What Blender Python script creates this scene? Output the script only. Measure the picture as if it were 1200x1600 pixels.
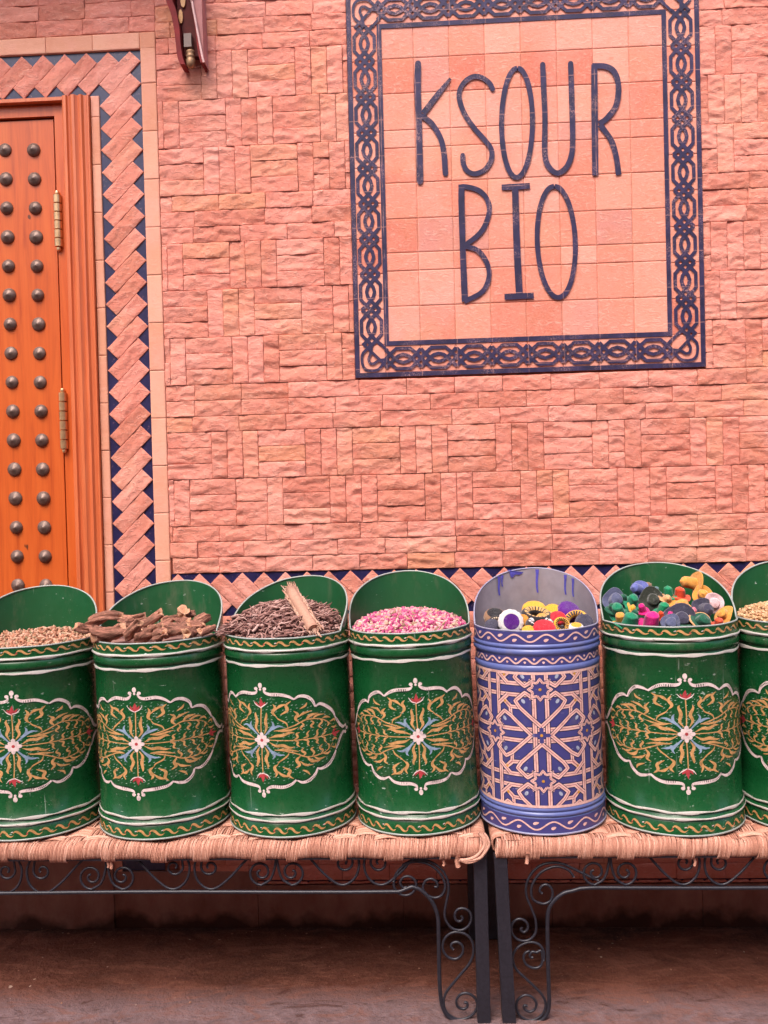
import bpy, math, random
import numpy as np
from mathutils import Vector, Matrix
for o in list(bpy.data.objects): bpy.data.objects.remove(o, do_unlink=True)
S = bpy.context.scene; COL = S.collection
rad = math.radians; PI = math.pi
random.seed(11); RNG = np.random.default_rng(5)

# ------------------------------------------------------------ camera
F, CX, CY = 1350.0, 600.0, 800.0
yaw, pitch, roll = rad(-2.775), rad(-0.875), rad(-1.46)
CAM = Vector((0, -2.47, 1.23))
cy_, sy_, cp_, sp_ = math.cos(yaw), math.sin(yaw), math.cos(pitch), math.sin(pitch)
aR = Vector((cy_, -sy_, 0)); aF = Vector((sy_*cp_, cy_*cp_, sp_)); aU = Vector((-sy_*sp_, -cy_*sp_, cp_))
camR = math.cos(roll)*aR + math.sin(roll)*aU
camU = math.cos(roll)*aU - math.sin(roll)*aR
cd = bpy.data.cameras.new('camera'); cam = bpy.data.objects.new('camera', cd); COL.objects.link(cam)
M = Matrix.Identity(4)
for i in range(3):
    M[i][0] = camR[i]; M[i][1] = camU[i]; M[i][2] = -aF[i]; M[i][3] = CAM[i]
cam.matrix_world = M
cd.sensor_fit = 'HORIZONTAL'; cd.sensor_width = 36; cd.lens = F/1200*36; cd.clip_end = 500; cd.clip_start = .05
S.camera = cam
def W(px, py, Y=0.0):
    """point of the real plane y=Y that the photograph shows at this place (survey helper)"""
    d = aF + camR*((px-CX)/F) - camU*((py-CY)/F)
    return CAM + d*((Y-CAM.y)/d.y)

# ------------------------------------------------------------ light
SUN_EL, SUN_AZ = 56, 200      # azimuth seen from the wall: in front, a little to the left
wd = bpy.data.worlds.new('World'); S.world = wd; wd.use_nodes = True
nt = wd.node_tree; nt.nodes.clear()
sk = nt.nodes.new('ShaderNodeTexSky'); sk.sky_type = 'NISHITA'; sk.sun_disc = False
sk.sun_elevation = rad(SUN_EL); sk.sun_rotation = rad(SUN_AZ); sk.air_density = 1.0; sk.dust_density = 4; sk.ozone_density = .6
bg = nt.nodes.new('ShaderNodeBackground'); bg.inputs[1].default_value = .15
ou = nt.nodes.new('ShaderNodeOutputWorld')
nt.links.new(sk.outputs[0], bg.inputs[0]); nt.links.new(bg.outputs[0], ou.inputs[0])
sl = bpy.data.lights.new('sun', 'SUN'); sun = bpy.data.objects.new('sun', sl); COL.objects.link(sun)
sl.energy = 1.5; sl.angle = rad(35); sl.color = (1, .93, .86)
sun.location = (0, -3, 5)
az = rad(SUN_AZ); el = rad(SUN_EL)
sd = Vector((math.sin(az)*math.cos(el), math.cos(az)*math.cos(el), math.sin(el)))
sun.rotation_euler = sd.to_track_quat('Z', 'Y').to_euler()
S.view_settings.view_transform = 'Standard'; S.view_settings.look = 'None'
S.view_settings.exposure = 1.12; S.view_settings.gamma = 1
S.render.engine = 'CYCLES'

# ------------------------------------------------------------ material helpers
class NT:
    def __init__(s, name):
        s.m = bpy.data.materials.new(name); s.m.use_nodes = True
        s.t = s.m.node_tree; s.t.nodes.clear()
        s.out = s.n('ShaderNodeOutputMaterial'); s.b = s.n('ShaderNodeBsdfPrincipled')
        s.l(s.b.outputs[0], s.out.inputs[0])
    def n(s, ty, **k):
        x = s.t.nodes.new(ty)
        for a, v in k.items(): setattr(x, a, v)
        return x
    def l(s, a, b): s.t.links.new(a, b)
    def put(s, sock, v):
        if hasattr(v, 'links'): s.l(v, sock)
        elif isinstance(v, (tuple, list)) and len(v) == 3 and sock.type == 'RGBA': sock.default_value = (*v, 1)
        else: sock.default_value = v
    def coord(s, kind='Object', scale=(1, 1, 1), rnd=False, rot=(0, 0, 0)):
        c = s.n('ShaderNodeTexCoord').outputs[kind]
        mp = s.n('ShaderNodeMapping'); s.l(c, mp.inputs[0]); mp.inputs[3].default_value = scale; mp.inputs[2].default_value = rot
        if rnd:
            oi = s.n('ShaderNodeObjectInfo'); mu = s.n('ShaderNodeMath', operation='MULTIPLY'); mu.inputs[1].default_value = 37
            s.l(oi.outputs['Random'], mu.inputs[0]); s.l(mu.outputs[0], mp.inputs[1])
        return mp.outputs[0]
    def noise(s, vec, scale, detail=4, rough=.55, dist=0):
        x = s.n('ShaderNodeTexNoise'); s.l(vec, x.inputs['Vector']); x.inputs['Scale'].default_value = scale
        x.inputs['Detail'].default_value = detail; x.inputs['Roughness'].default_value = rough; x.inputs['Distortion'].default_value = dist
        return x.outputs[0]
    def ramp(s, fac, stops, interp='LINEAR'):
        x = s.n('ShaderNodeValToRGB'); s.put(x.inputs[0], fac); e = x.color_ramp; e.interpolation = interp
        while len(e.elements) < len(stops): e.elements.new(.5)
        for el_, (p, c) in zip(e.elements, stops):
            el_.position = p; el_.color = (*c, 1) if len(c) == 3 else c
        return x.outputs[0]
    def mix(s, fac, a, b, mode='MIX'):
        x = s.n('ShaderNodeMix', data_type='RGBA', blend_type=mode)
        s.put(x.inputs[0], fac); s.put(x.inputs[6], a); s.put(x.inputs[7], b); return x.outputs[2]
    def math(s, op, a, b=0.0, clamp=False):
        x = s.n('ShaderNodeMath', operation=op, use_clamp=clamp); s.put(x.inputs[0], a); s.put(x.inputs[1], b); return x.outputs[0]
    def attr(s, name='rnd'):
        x = s.n('ShaderNodeAttribute', attribute_name=name); return x.outputs['Fac']
    def bump(s, h, strength=.3, dist=.002, prev=None):
        x = s.n('ShaderNodeBump'); s.l(h, x.inputs['Height']); x.inputs['Strength'].default_value = strength; x.inputs['Distance'].default_value = dist
        if prev: s.l(prev, x.inputs['Normal'])
        return x.outputs[0]
    def set(s, color=None, rough=None, metal=None, normal=None, spec=None, coat=None, sheen=None):
        I = s.b.inputs
        if color is not None: s.put(I['Base Color'], color)
        if rough is not None: s.put(I['Roughness'], rough)
        if metal is not None: s.put(I['Metallic'], metal)
        if normal is not None: s.l(normal, I['Normal'])
        if spec is not None: s.put(I['Specular IOR Level'], spec)
        if coat is not None: s.put(I['Coat Weight'], coat); I['Coat Roughness'].default_value = .25
        if sheen is not None: s.put(I['Sheen Weight'], sheen)
        return s.m
def thr(n, sock, lo, hi):
    if lo > hi: return n.ramp(sock, [(hi, (1, 1, 1)), (lo, (0, 0, 0))])
    return n.ramp(sock, [(lo, (0, 0, 0)), (hi, (1, 1, 1))])

def m_stone(name, stops, speck=1.0, bumpk=.5):
    n = NT(name); c = n.coord()
    r = n.attr(); base = n.ramp(r, stops)
    big = n.noise(c, 9, 5, .6); base = n.mix(n.math('MULTIPLY', thr(n, big, .45, .72), .45), base, (.60, .225, .13)); pk = n.noise(n.coord(rot=(.5, .1, .4)), 4.3, 4, .6); base = n.mix(n.math('MULTIPLY', thr(n, pk, .5, .68), .45), base, (.78, .36, .30))
    yl = n.noise(n.coord(scale=(1, 1, 1.3), rot=(.3, .2, .1)), 3.1, 3); base = n.mix(n.math('MULTIPLY', thr(n, yl, .56, .70), .34), base, (.58, .31, .16))
    fine = n.noise(c, 160, 5, .7); base = n.mix(n.math('MULTIPLY', thr(n, fine, .35, .75), .30*speck), base, (.70, .38, .30))
    dk = n.noise(c, 70, 4, .7); base = n.mix(n.math('MULTIPLY', thr(n, dk, .63, .78), .35*speck), base, (.33, .11, .07))
    vz = n.noise(n.coord(scale=(.55, 1, 1.25)), 75, 8, .62, 1.6); rg = n.math('ABSOLUTE', n.math('SUBTRACT', vz, .5)); base = n.mix(n.math('MULTIPLY', thr(n, vz, .55, .64), .34*speck), base, (.80, .44, .35)); base = n.mix(n.math('MULTIPLY', thr(n, vz, .44, .34), .30*speck), base, (.42, .13, .07)); nb = n.bump(vz, bumpk*1.3, .0045); nb = n.bump(n.math('MINIMUM', n.math('MULTIPLY', rg, 8.0), 1.0), bumpk*.5, .0016, nb); nb = n.bump(fine, .3, .0008, nb)
    return n.set(base, .93, 0, nb, .2)
PK = [(0, (.52, .160, .108)), (.25, (.60, .190, .138)), (.6, (.67, .222, .165)), (.85, (.71, .262, .205)), (1, (.63, .235, .135))]
STONE = m_stone('split_face_stone', PK)
TILE = m_stone('terracotta_tile', [(0, (.58, .15, .10)), (.25, (.69, .23, .16)), (.6, (.74, .29, .21)), (.8, (.77, .33, .25)), (1, (.58, .22, .18))], 1.2, .3)
SMOOTHST = m_stone('smooth_pink_stone', [(0, (.62, .27, .17)), (.5, (.68, .32, .215)), (1, (.72, .36, .25))], .5, .18)
def m_mortar():
    n = NT('mortar'); c = n.coord(); return n.set(n.ramp(n.noise(c, 60, 4), [(.3, (.20, .07, .05)), (.7, (.34, .13, .09))]), .95, 0, n.bump(n.noise(c, 200), .5, .001), .1)
MORTAR = m_mortar()
def m_navy(name='navy_glaze', a=(.008, .007, .042), b=(.020, .017, .075), rough=.35, joints=False):
    n = NT(name); c = n.coord(); f = n.noise(c, 28, 5, .7)
    col = n.ramp(f, [(.3, a), (.75, b)])
    w = n.noise(n.coord(rot=(.2, .6, .3)), 120, 6, .75); col = n.mix(n.math('MULTIPLY', thr(n, w, .60, .70), .55), col, (.45, .22, .22))
    return n.set(col, rough, 0, n.bump(f, .15, .001), .5)
NAVY = m_navy()
def m_signpaint():
    n = NT('navy_sign_paint'); c = n.coord(); f = n.noise(c, 24, 5, .7)
    col = n.ramp(f, [(.3, (.011, .008, .034)), (.7, (.034, .023, .078))])
    w = n.noise(c, 260, 3, .8); w2 = n.noise(c, 14, 3)
    k = n.math('MULTIPLY', thr(n, w, .50, .66), thr(n, w2, .48, .68)); col = n.mix(n.math('MULTIPLY', k, .8), col, (.55, .30, .28))
    sx = n.n('ShaderNodeSeparateXYZ'); n.l(n.n('ShaderNodeTexCoord').outputs['Object'], sx.inputs[0])
    wob = n.math('MULTIPLY', n.math('SUBTRACT', n.noise(c, 12, 2), .5), .006)
    m = None
    for o_ in (0, 2):
        q = n.math('ADD', n.math('ADD', sx.outputs[o_], wob), 10.05)
        fr = n.math('FRACT', n.math('MULTIPLY', q, 10.0)); d_ = n.math('ABSOLUTE', n.math('SUBTRACT', fr, .5))
        k2 = n.math('LESS_THAN', d_, .011); m = k2 if m is None else n.math('MAXIMUM', m, k2)
    col = n.mix(n.math('MULTIPLY', n.math('MULTIPLY', m, thr(n, n.noise(c, 20, 3), .4, .6)), .55), col, (.45, .22, .19))
    return n.set(col, .6, 0, None, .3)
SIGNPAINT = m_signpaint()
def m_wood(name, a, b, c3, rough=.38, sc=1.0):
    n = NT(name); v = n.coord(scale=(14*sc, 14*sc, .9*sc)); f = n.noise(v, 3.2, 6, .65, .8)
    g = n.noise(n.coord(scale=(60, 60, 2)), 3, 4, .7); big = n.noise(n.coord(), 2.4, 3)
    col = n.ramp(f, [(.25, a), (.5, b), (.8, c3)])
    col = n.mix(n.math('MULTIPLY', thr(n, g, .5, .75), .3), col, a)
    col = n.mix(n.math('MULTIPLY', thr(n, big, .45, .7), .35), col, c3)
    sp = n.noise(n.coord(scale=(1, 1, .6)), 26, 2, .5); col = n.mix(thr(n, sp, .765, .785), col, (.12, .03, .01))
    return n.set(col, rough, 0, n.bump(f, .12, .002), .4, .15)
WOOD = m_wood('orange_varnished_wood', (.36, .050, .008), (.53, .092, .014), (.60, .125, .022))
WOODF = m_wood('moulded_frame_wood', (.42, .082, .028), (.58, .135, .045), (.64, .18, .07), .42)
def m_simple(name, col, rough=.5, metal=0, var=.25, sc=40, bump=.2, bd=.001, spec=.4, coat=None, alt=None, rnd=False):
    n = NT(name); c = n.coord(rnd=rnd); f = n.noise(c, sc, 5, .65)
    alt = alt or tuple(x*(1-var) for x in col)
    return n.set(n.ramp(f, [(.3, alt), (.7, col)]), rough, metal, n.bump(f, bump, bd), spec, coat)
STUD = m_simple('dark_iron_stud', (.20, .125, .10), .42, .35, .5, 90, .5, .002)
BRASS = m_simple('pale_brass', (.80, .50, .26), .35, .85, .3, 60, .3, .001)
IRON = m_simple('black_painted_iron', (.030, .028, .040), .42, .2, .5, 130, .35, .0012, .5)
def m_paint(name, col, chip=(.42, .47, .42), amount=.0, rough=.33, dirt=(.02, .05, .02), metalchip=0, ding=.55):
    n = NT(name); c = n.coord(rnd=True); cs = n.coord(scale=(1, 1, 2.6), rnd=True, rot=(0, .35, 0))
    big = n.noise(c, 7, 4, .6); colr = n.mix(n.math('MULTIPLY', thr(n, big, .45, .75), .35), col, tuple(x*.68 for x in col))
    mid = n.noise(c, 60, 5, .7); colr = n.mix(n.math('MULTIPLY', thr(n, mid, .55, .8), .25), colr, tuple(min(1, x*1.5+.02) for x in col))
    s1 = n.noise(cs, 52, 3, .62); gate = n.noise(c, 4.5, 2); k = n.math('MULTIPLY', thr(n, s1, .685-amount, .70-amount), thr(n, gate, .48, .60))
    s2 = n.noise(cs, 150, 2, .5); k2 = n.math('MULTIPLY', thr(n, s2, .72, .735), thr(n, n.noise(c, 6.3, 2), .56, .62))
    k = n.math('MAXIMUM', k, k2)
    colr = n.mix(n.math('MULTIPLY', k, .85), colr, chip)
    du = n.noise(n.coord(rnd=True, scale=(1, 1, .35)), 17, 5, .7); colr = n.mix(n.math('MULTIPLY', thr(n, du, .56, .76), .28), colr, (.22, .17, .13))
    sc_ = n.noise(n.coord(rnd=True, scale=(1, 1, .06), rot=(0, .12, 0)), 90, 2, .5); colr = n.mix(n.math('MULTIPLY', n.math('MULTIPLY', thr(n, sc_, .70, .73), thr(n, gate, .50, .6)), .4), colr, chip)
    nb = n.bump(n.noise(c, 8, 3), ding, .008); nb = n.bump(n.noise(c, 120, 3), .06, .0005, nb)
    ro = n.math('ADD', n.math('MULTIPLY', mid, .25), rough-.08)
    return n.set(colr, ro, 0, nb, .5, .12)
GREEN = m_paint('green_enamel', (.0045, .068, .018), rough=.24)
GREENIN = m_paint('green_enamel_inside', (.006, .080, .024), rough=.40)
BLUE = m_paint('violet_blue_enamel', (.10, .125, .33), chip=(.35, .33, .42))
BLUED = m_paint('deep_blue_enamel', (.050, .048, .19), chip=(.30, .28, .38))
def m_galv():
    n = NT('bare_sheet_metal'); c = n.coord(rnd=True); f = n.noise(c, 6, 5, .65); g = n.noise(c, 90, 4)
    col = n.ramp(f, [(.3, (.28, .25, .29)), (.55, (.42, .37, .41)), (.75, (.54, .49, .55))])
    st = n.noise(n.coord(scale=(1, 1, .12)), 22, 3, .5, .3)
    col = n.mix(n.math('MULTIPLY', thr(n, st, .62, .68), .0), col, (.1, .09, .35))
    return n.set(col, n.math('ADD', n.math('MULTIPLY', g, .3), .25), .55, n.bump(f, .3, .004), .5)
GALV = m_galv()
EDGE = m_paint('worn_metal_edge', (.30, .33, .31), chip=(.55, .55, .52), rough=.4)
EDGEB = m_paint('worn_blue_edge', (.26, .25, .36), chip=(.1, .1, .4), rough=.4)
WHITEP = m_paint('worn_white_paint', (.62, .58, .54), chip=(.18, .22, .18), amount=.06, rough=.4)
def m_pt(name, col, wear=.5, alt=None):
    n = NT(name); c = n.coord(rnd=True); f = n.noise(c, 75, 5, .75); al = alt or tuple(x*.55 for x in col)
    cc = n.ramp(f, [(.28, al), (.60, col)]); w_ = n.noise(n.coord(rnd=True, rot=(.3, .5, 0)), 34, 5, .8)
    cc = n.mix(n.math('MULTIPLY', thr(n, w_, .56, .66), wear), cc, tuple(x*.45 for x in al))
    return n.set(cc, .45, 0, None, .4)
P_WHITE = m_pt('pale_pink_stroke', (.78, .62, .60), alt=(.5, .38, .38)); P_OR = m_pt('ochre_stroke', (.62, .32, .13), alt=(.30, .17, .06)); P_RED = m_pt('red_stroke', (.46, .05, .06))
P_BLUE = m_pt('light_blue_stroke', (.27, .36, .50)); P_GRN = m_pt('pale_green_dash', (.42, .55, .46)); P_DK = m_pt('dark_outline', (.004, .03, .012))
P_PINK = m_pt('salmon_ribbon_paint', (.78, .49, .44), alt=(.55, .30, .28)); P_LINE = m_pt('russet_line', (.42, .13, .13)); P_NAVY = m_pt('navy_outline', (.012, .01, .05))
P_YEL = m_pt('yellow_dot', (.62, .30, .03)); P_LB = m_pt('pale_blue_dot', (.42, .46, .58)); P_DRIP = m_pt('blue_paint_drip', (.09, .08, .42))
def m_rope():
    n = NT('twisted_palm_cord'); c = n.coord(); r = n.attr()
    col = n.ramp(r, [(0, (.38, .165, .115)), (.35, (.48, .225, .160)), (.7, (.58, .295, .215)), (1, (.68, .38, .29))])
    f = n.noise(n.coord(scale=(1, 1, .45), rot=(0, .6, 0)), 320, 4, .7)
    col = n.mix(n.math('MULTIPLY', thr(n, f, .50, .66), .5), col, (.25, .10, .06))
    return n.set(col, .9, 0, n.bump(f, .8, .002), .15)
ROPE = m_rope()
def m_ground():
    n = NT('ground_paving'); c = n.coord(); f = n.noise(c, 3.2, 8, .65, .5); g = n.noise(c, 22, 7, .7); h = n.noise(c, 120, 4, .7)
    col = n.ramp(f, [(.3, (.06, .018, .009)), (.5, (.10, .030, .017)), (.72, (.15, .052, .033))])
    col = n.mix(n.math('MULTIPLY', thr(n, g, .50, .66), .6), col, (.065, .018, .010))
    sp = n.noise(c, 45, 2, .4); col = n.mix(thr(n, sp, .76, .775), col, (.5, .36, .28))
    sx = n.n('ShaderNodeSeparateXYZ'); n.l(n.n('ShaderNodeTexCoord').outputs['Object'], sx.inputs[0])
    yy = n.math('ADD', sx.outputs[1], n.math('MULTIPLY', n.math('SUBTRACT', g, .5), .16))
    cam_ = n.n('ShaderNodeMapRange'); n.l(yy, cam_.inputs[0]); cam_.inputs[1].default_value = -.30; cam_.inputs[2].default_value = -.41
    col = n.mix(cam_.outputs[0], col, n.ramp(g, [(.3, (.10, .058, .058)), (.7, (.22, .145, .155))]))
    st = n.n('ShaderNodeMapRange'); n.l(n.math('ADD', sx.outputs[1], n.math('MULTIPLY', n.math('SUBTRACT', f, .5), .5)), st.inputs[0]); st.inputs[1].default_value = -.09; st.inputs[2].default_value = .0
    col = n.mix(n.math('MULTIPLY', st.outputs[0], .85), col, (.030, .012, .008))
    m8 = n.noise(n.coord(scale=(.6, 1.5, 1)), 13, 6, .72, 1.2); col = n.mix(n.math('MULTIPLY', thr(n, m8, .50, .62), .55), col, (.20, .075, .050)); col = n.mix(n.math('MULTIPLY', thr(n, m8, .43, .36), .7), col, (.05, .014, .009)); col = n.mix(n.math('MULTIPLY', thr(n, h, .45, .7), .35), col, (.18, .08, .058))
    nb = n.bump(f, .9, .03); nb = n.bump(g, .9, .012, nb); nb = n.bump(h, .7, .003, nb)
    return n.set(col, .85, 0, nb, .25)
GROUND = m_ground()
def m_skirt():
    n = NT('stained_skirting_stone'); c = n.coord(scale=(1, 1, .5)); f = n.noise(c, 12, 6, .65); g = n.noise(n.coord(), 45, 5, .7)
    col = n.ramp(f, [(.3, (.22, .095, .068)), (.7, (.36, .19, .145))])
    sx = n.n('ShaderNodeSeparateXYZ'); n.l(n.n('ShaderNodeTexCoord').outputs['Object'], sx.inputs[0])
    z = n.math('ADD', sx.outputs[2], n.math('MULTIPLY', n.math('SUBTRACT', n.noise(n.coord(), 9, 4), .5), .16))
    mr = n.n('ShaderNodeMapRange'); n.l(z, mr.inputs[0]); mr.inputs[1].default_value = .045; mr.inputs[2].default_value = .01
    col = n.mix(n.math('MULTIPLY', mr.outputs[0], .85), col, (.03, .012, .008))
    return n.set(col, .9, 0, n.bump(g, .5, .003), .2)
SKIRT = m_skirt()

# ------------------------------------------------------------ mesh helpers
def npx(a): return np.asarray(a, dtype=float)
class MB:
    def __init__(s): s.V = []; s.F = []; s.A = []; s.MI = []; s.n = 0
    def add(s, v, f, mi=0, rnd=0.5):
        v = npx(v); s.V.append(v); off = s.n; s.n += len(v)
        for q in f: s.F.append(tuple(int(i)+off for i in q))
        k = len(f); s.A += [rnd]*k; s.MI += [mi]*k
    def grid(s, P, mi=0, rnd=.5, closeu=False, closev=False):
        P = npx(P); nu, nv = P.shape[:2]
        I = np.arange(nu*nv).reshape(nu, nv)
        if closeu: I = np.vstack([I, I[:1]])
        if closev: I = np.hstack([I, I[:, :1]])
        f = np.stack([I[:-1, :-1], I[1:, :-1], I[1:, 1:], I[:-1, 1:]], -1).reshape(-1, 4)
        s.add(P.reshape(-1, 3), f, mi, rnd)
    def box(s, x0, x1, y0, y1, z0, z1, mi=0, rnd=.5, bev=0):
        v = [(x, y, z) for x in (x0, x1) for y in (y0, y1) for z in (z0, z1)]
        s.add(v, [(0, 1, 3, 2), (4, 6, 7, 5), (0, 4, 5, 1), (2, 3, 7, 6), (0, 2, 6, 4), (1, 5, 7, 3)], mi, rnd)
    def prism(s, poly, y0, y1, mi=0, rnd=.5):
        k = len(poly); v = [(x, y0, z) for x, z in poly]+[(x, y1, z) for x, z in poly]
        s.add(v, [tuple(range(k)), tuple(range(2*k-1, k-1, -1))]+[(i, (i+1) % k, (i+1) % k+k, i+k) for i in range(k)], mi, rnd)
    def tube(s, pts, r, n=8, mi=0, rnd=.5, close=False, cap=True, flat=1.0):
        P = npx(pts); k = len(P); r = np.broadcast_to(npx(r), (k,))
        T = np.roll(P, -1, 0)-np.roll(P, 1, 0) if close else np.gradient(P, axis=0)
        T /= np.linalg.norm(T, axis=1)[:, None]+1e-12
        up = npx((0, 0, 1)) if abs(T[0][2]) < .9 else npx((0, 1, 0))
        N = np.cross(T[0], up); N /= np.linalg.norm(N); out = []
        for i in range(k):
            N = N-T[i]*N.dot(T[i]); N /= np.linalg.norm(N)+1e-12; B = np.cross(T[i], N)
            a = np.arange(n)*2*PI/n
            out.append(P[i]+r[i]*(np.cos(a)[:, None]*N+flat*np.sin(a)[:, None]*B))
        s.grid(out, mi, rnd, closeu=close, closev=True)
        if cap and not close:
            b = s.n-k*n
            s.F.append(tuple(range(b+n-1, b-1, -1))); s.F.append(tuple(range(b+(k-1)*n, b+k*n))); s.A += [rnd]*2; s.MI += [mi]*2
    def lathe(s, prof, n=48, mi=0, rnd=.5, c=(0, 0, 0), a0=0, a1=2*PI):
        full = abs(a1-a0-2*PI) < 1e-6
        a = np.linspace(a0, a1, n, endpoint=not full)
        P = np.array([[(c[0]+r*math.sin(t), c[1]-r*math.cos(t), c[2]+z) for r, z in prof] for t in a])
        s.grid(P, mi, rnd, closeu=full)
    def build(s, name, mats, parent=None, smooth=True, loc=None):
        me = bpy.data.meshes.new(name)
        v = np.concatenate(s.V) if s.V else np.zeros((0, 3))
        me.from_pydata(v.tolist(), [], s.F)
        if not isinstance(mats, (list, tuple)): mats = [mats]
        for m in mats: me.materials.append(m)
        me.polygons.foreach_set('material_index', s.MI)
        me.polygons.foreach_set('use_smooth', [smooth]*len(s.F))
        at = me.attributes.new('rnd', 'FLOAT', 'FACE'); at.data.foreach_set('value', s.A)
        me.update()
        o = bpy.data.objects.new(name, me); COL.objects.link(o)
        if parent: o.parent = parent
        if loc: o.location = loc
        return o
def sharp(o, ang=35):
    me = o.data
    try: me.set_sharp_from_angle(angle=rad(ang))
    except Exception: pass
    return o
def tag(o, label=None, cat=None, group=None, kind=None):
    if label: o['label'] = label
    if cat: o['category'] = cat
    if group: o['group'] = group
    if kind: o['kind'] = kind
    return o
def empty(name, loc, label, cat, group=None):
    o = bpy.data.objects.new(name, None); COL.objects.link(o); o.location = loc; o.empty_display_size = .1
    return tag(o, label, cat, group)
def copy_tree(o, parent=None):
    c = o.copy(); COL.objects.link(c)
    if parent: c.parent = parent
    for ch in list(o.children): copy_tree(ch, c)
    return c
def catmull(P, k=6, close=False):
    P = npx(P); n = len(P); out = []
    if n < 3 and not close: return np.array([P[0]+(P[-1]-P[0])*t for t in np.linspace(0, 1, k+1)])
    rng = range(n if close else n-1)
    for i in rng:
        if close: p0, p1, p2, p3 = P[i-1], P[i], P[(i+1) % n], P[(i+2) % n]
        else:
            p1, p2 = P[i], P[i+1]; p0 = P[i-1] if i > 0 else 2*p1-p2; p3 = P[i+2] if i+2 < n else 2*p2-p1
        for j in range(k):
            t = j/k; out.append(.5*((2*p1)+(-p0+p2)*t+(2*p0-5*p1+4*p2-p3)*t*t+(-p0+3*p1-3*p2+p3)*t**3))
    if not close: out.append(P[-1])
    return np.array(out)
def ribbon(mb, pts, w, mp, lift, mi, close=False):
    """paint stroke: pts (u,v), width w (scalar or per point), mp maps (u,v,lift)->xyz"""
    P = npx(pts); k = len(P); w = np.broadcast_to(npx(w), (k,))
    if close: T = np.roll(P, -1, 0)-np.roll(P, 1, 0)
    else: T = np.gradient(P, axis=0)
    T /= np.linalg.norm(T, axis=1)[:, None]+1e-12; N = np.stack([-T[:, 1], T[:, 0]], 1)
    A = P+N*w[:, None]/2; B = P-N*w[:, None]/2
    G = [[mp(*a, lift), mp(*b, lift)] for a, b in zip(A, B)]
    mb.grid(G, mi, .5, closeu=close)
def blob(mb, c, rx, ry, ang, mp, lift, mi, n=12, tear=0):
    ca, sa = math.cos(ang), math.sin(ang); v = [mp(c[0], c[1], lift)]
    for i in range(n):
        t = 2*PI*i/n; x = rx*math.cos(t); y = ry*math.sin(t)*(1-tear*math.cos(t))
        v.append(mp(c[0]+x*ca-y*sa, c[1]+x*sa+y*ca, lift))
    mb.add(v, [(0, 1+i, 1+(i+1) % n) for i in range(n)], mi)

# value noise
TAB = RNG.random((256, 256))
def vn(x, y):
    x = npx(x); y = npx(y); xi = np.floor(x).astype(int); yi = np.floor(y).astype(int); fx = x-xi; fy = y-yi
    fx = fx*fx*(3-2*fx); fy = fy*fy*(3-2*fy); g = lambda a, b: TAB[a % 256, b % 256]
    return (g(xi, yi)*(1-fx)+g(xi+1, yi)*fx)*(1-fy)+(g(xi, yi+1)*(1-fx)+g(xi+1, yi+1)*fx)*fy
def fbm(x, y, o=4):
    s = 0; a = .5
    for i in range(o): s = s+a*vn(x*2**i+17*i, y*2**i+31*i); a *= .5
    return s

# ------------------------------------------------------------ surveyed lines of the wall
SX, SZ = -.103, 2.5675                 # inner top-left corner of the sign panel; its tiles are 0.1 m
PX = -.740                             # right edge of the plain pilaster
FZ = 1.0285                            # top of the dado frieze
TZ = 2.5835                            # top of the band round the door
UN = .1355; BW = UN/3

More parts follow.
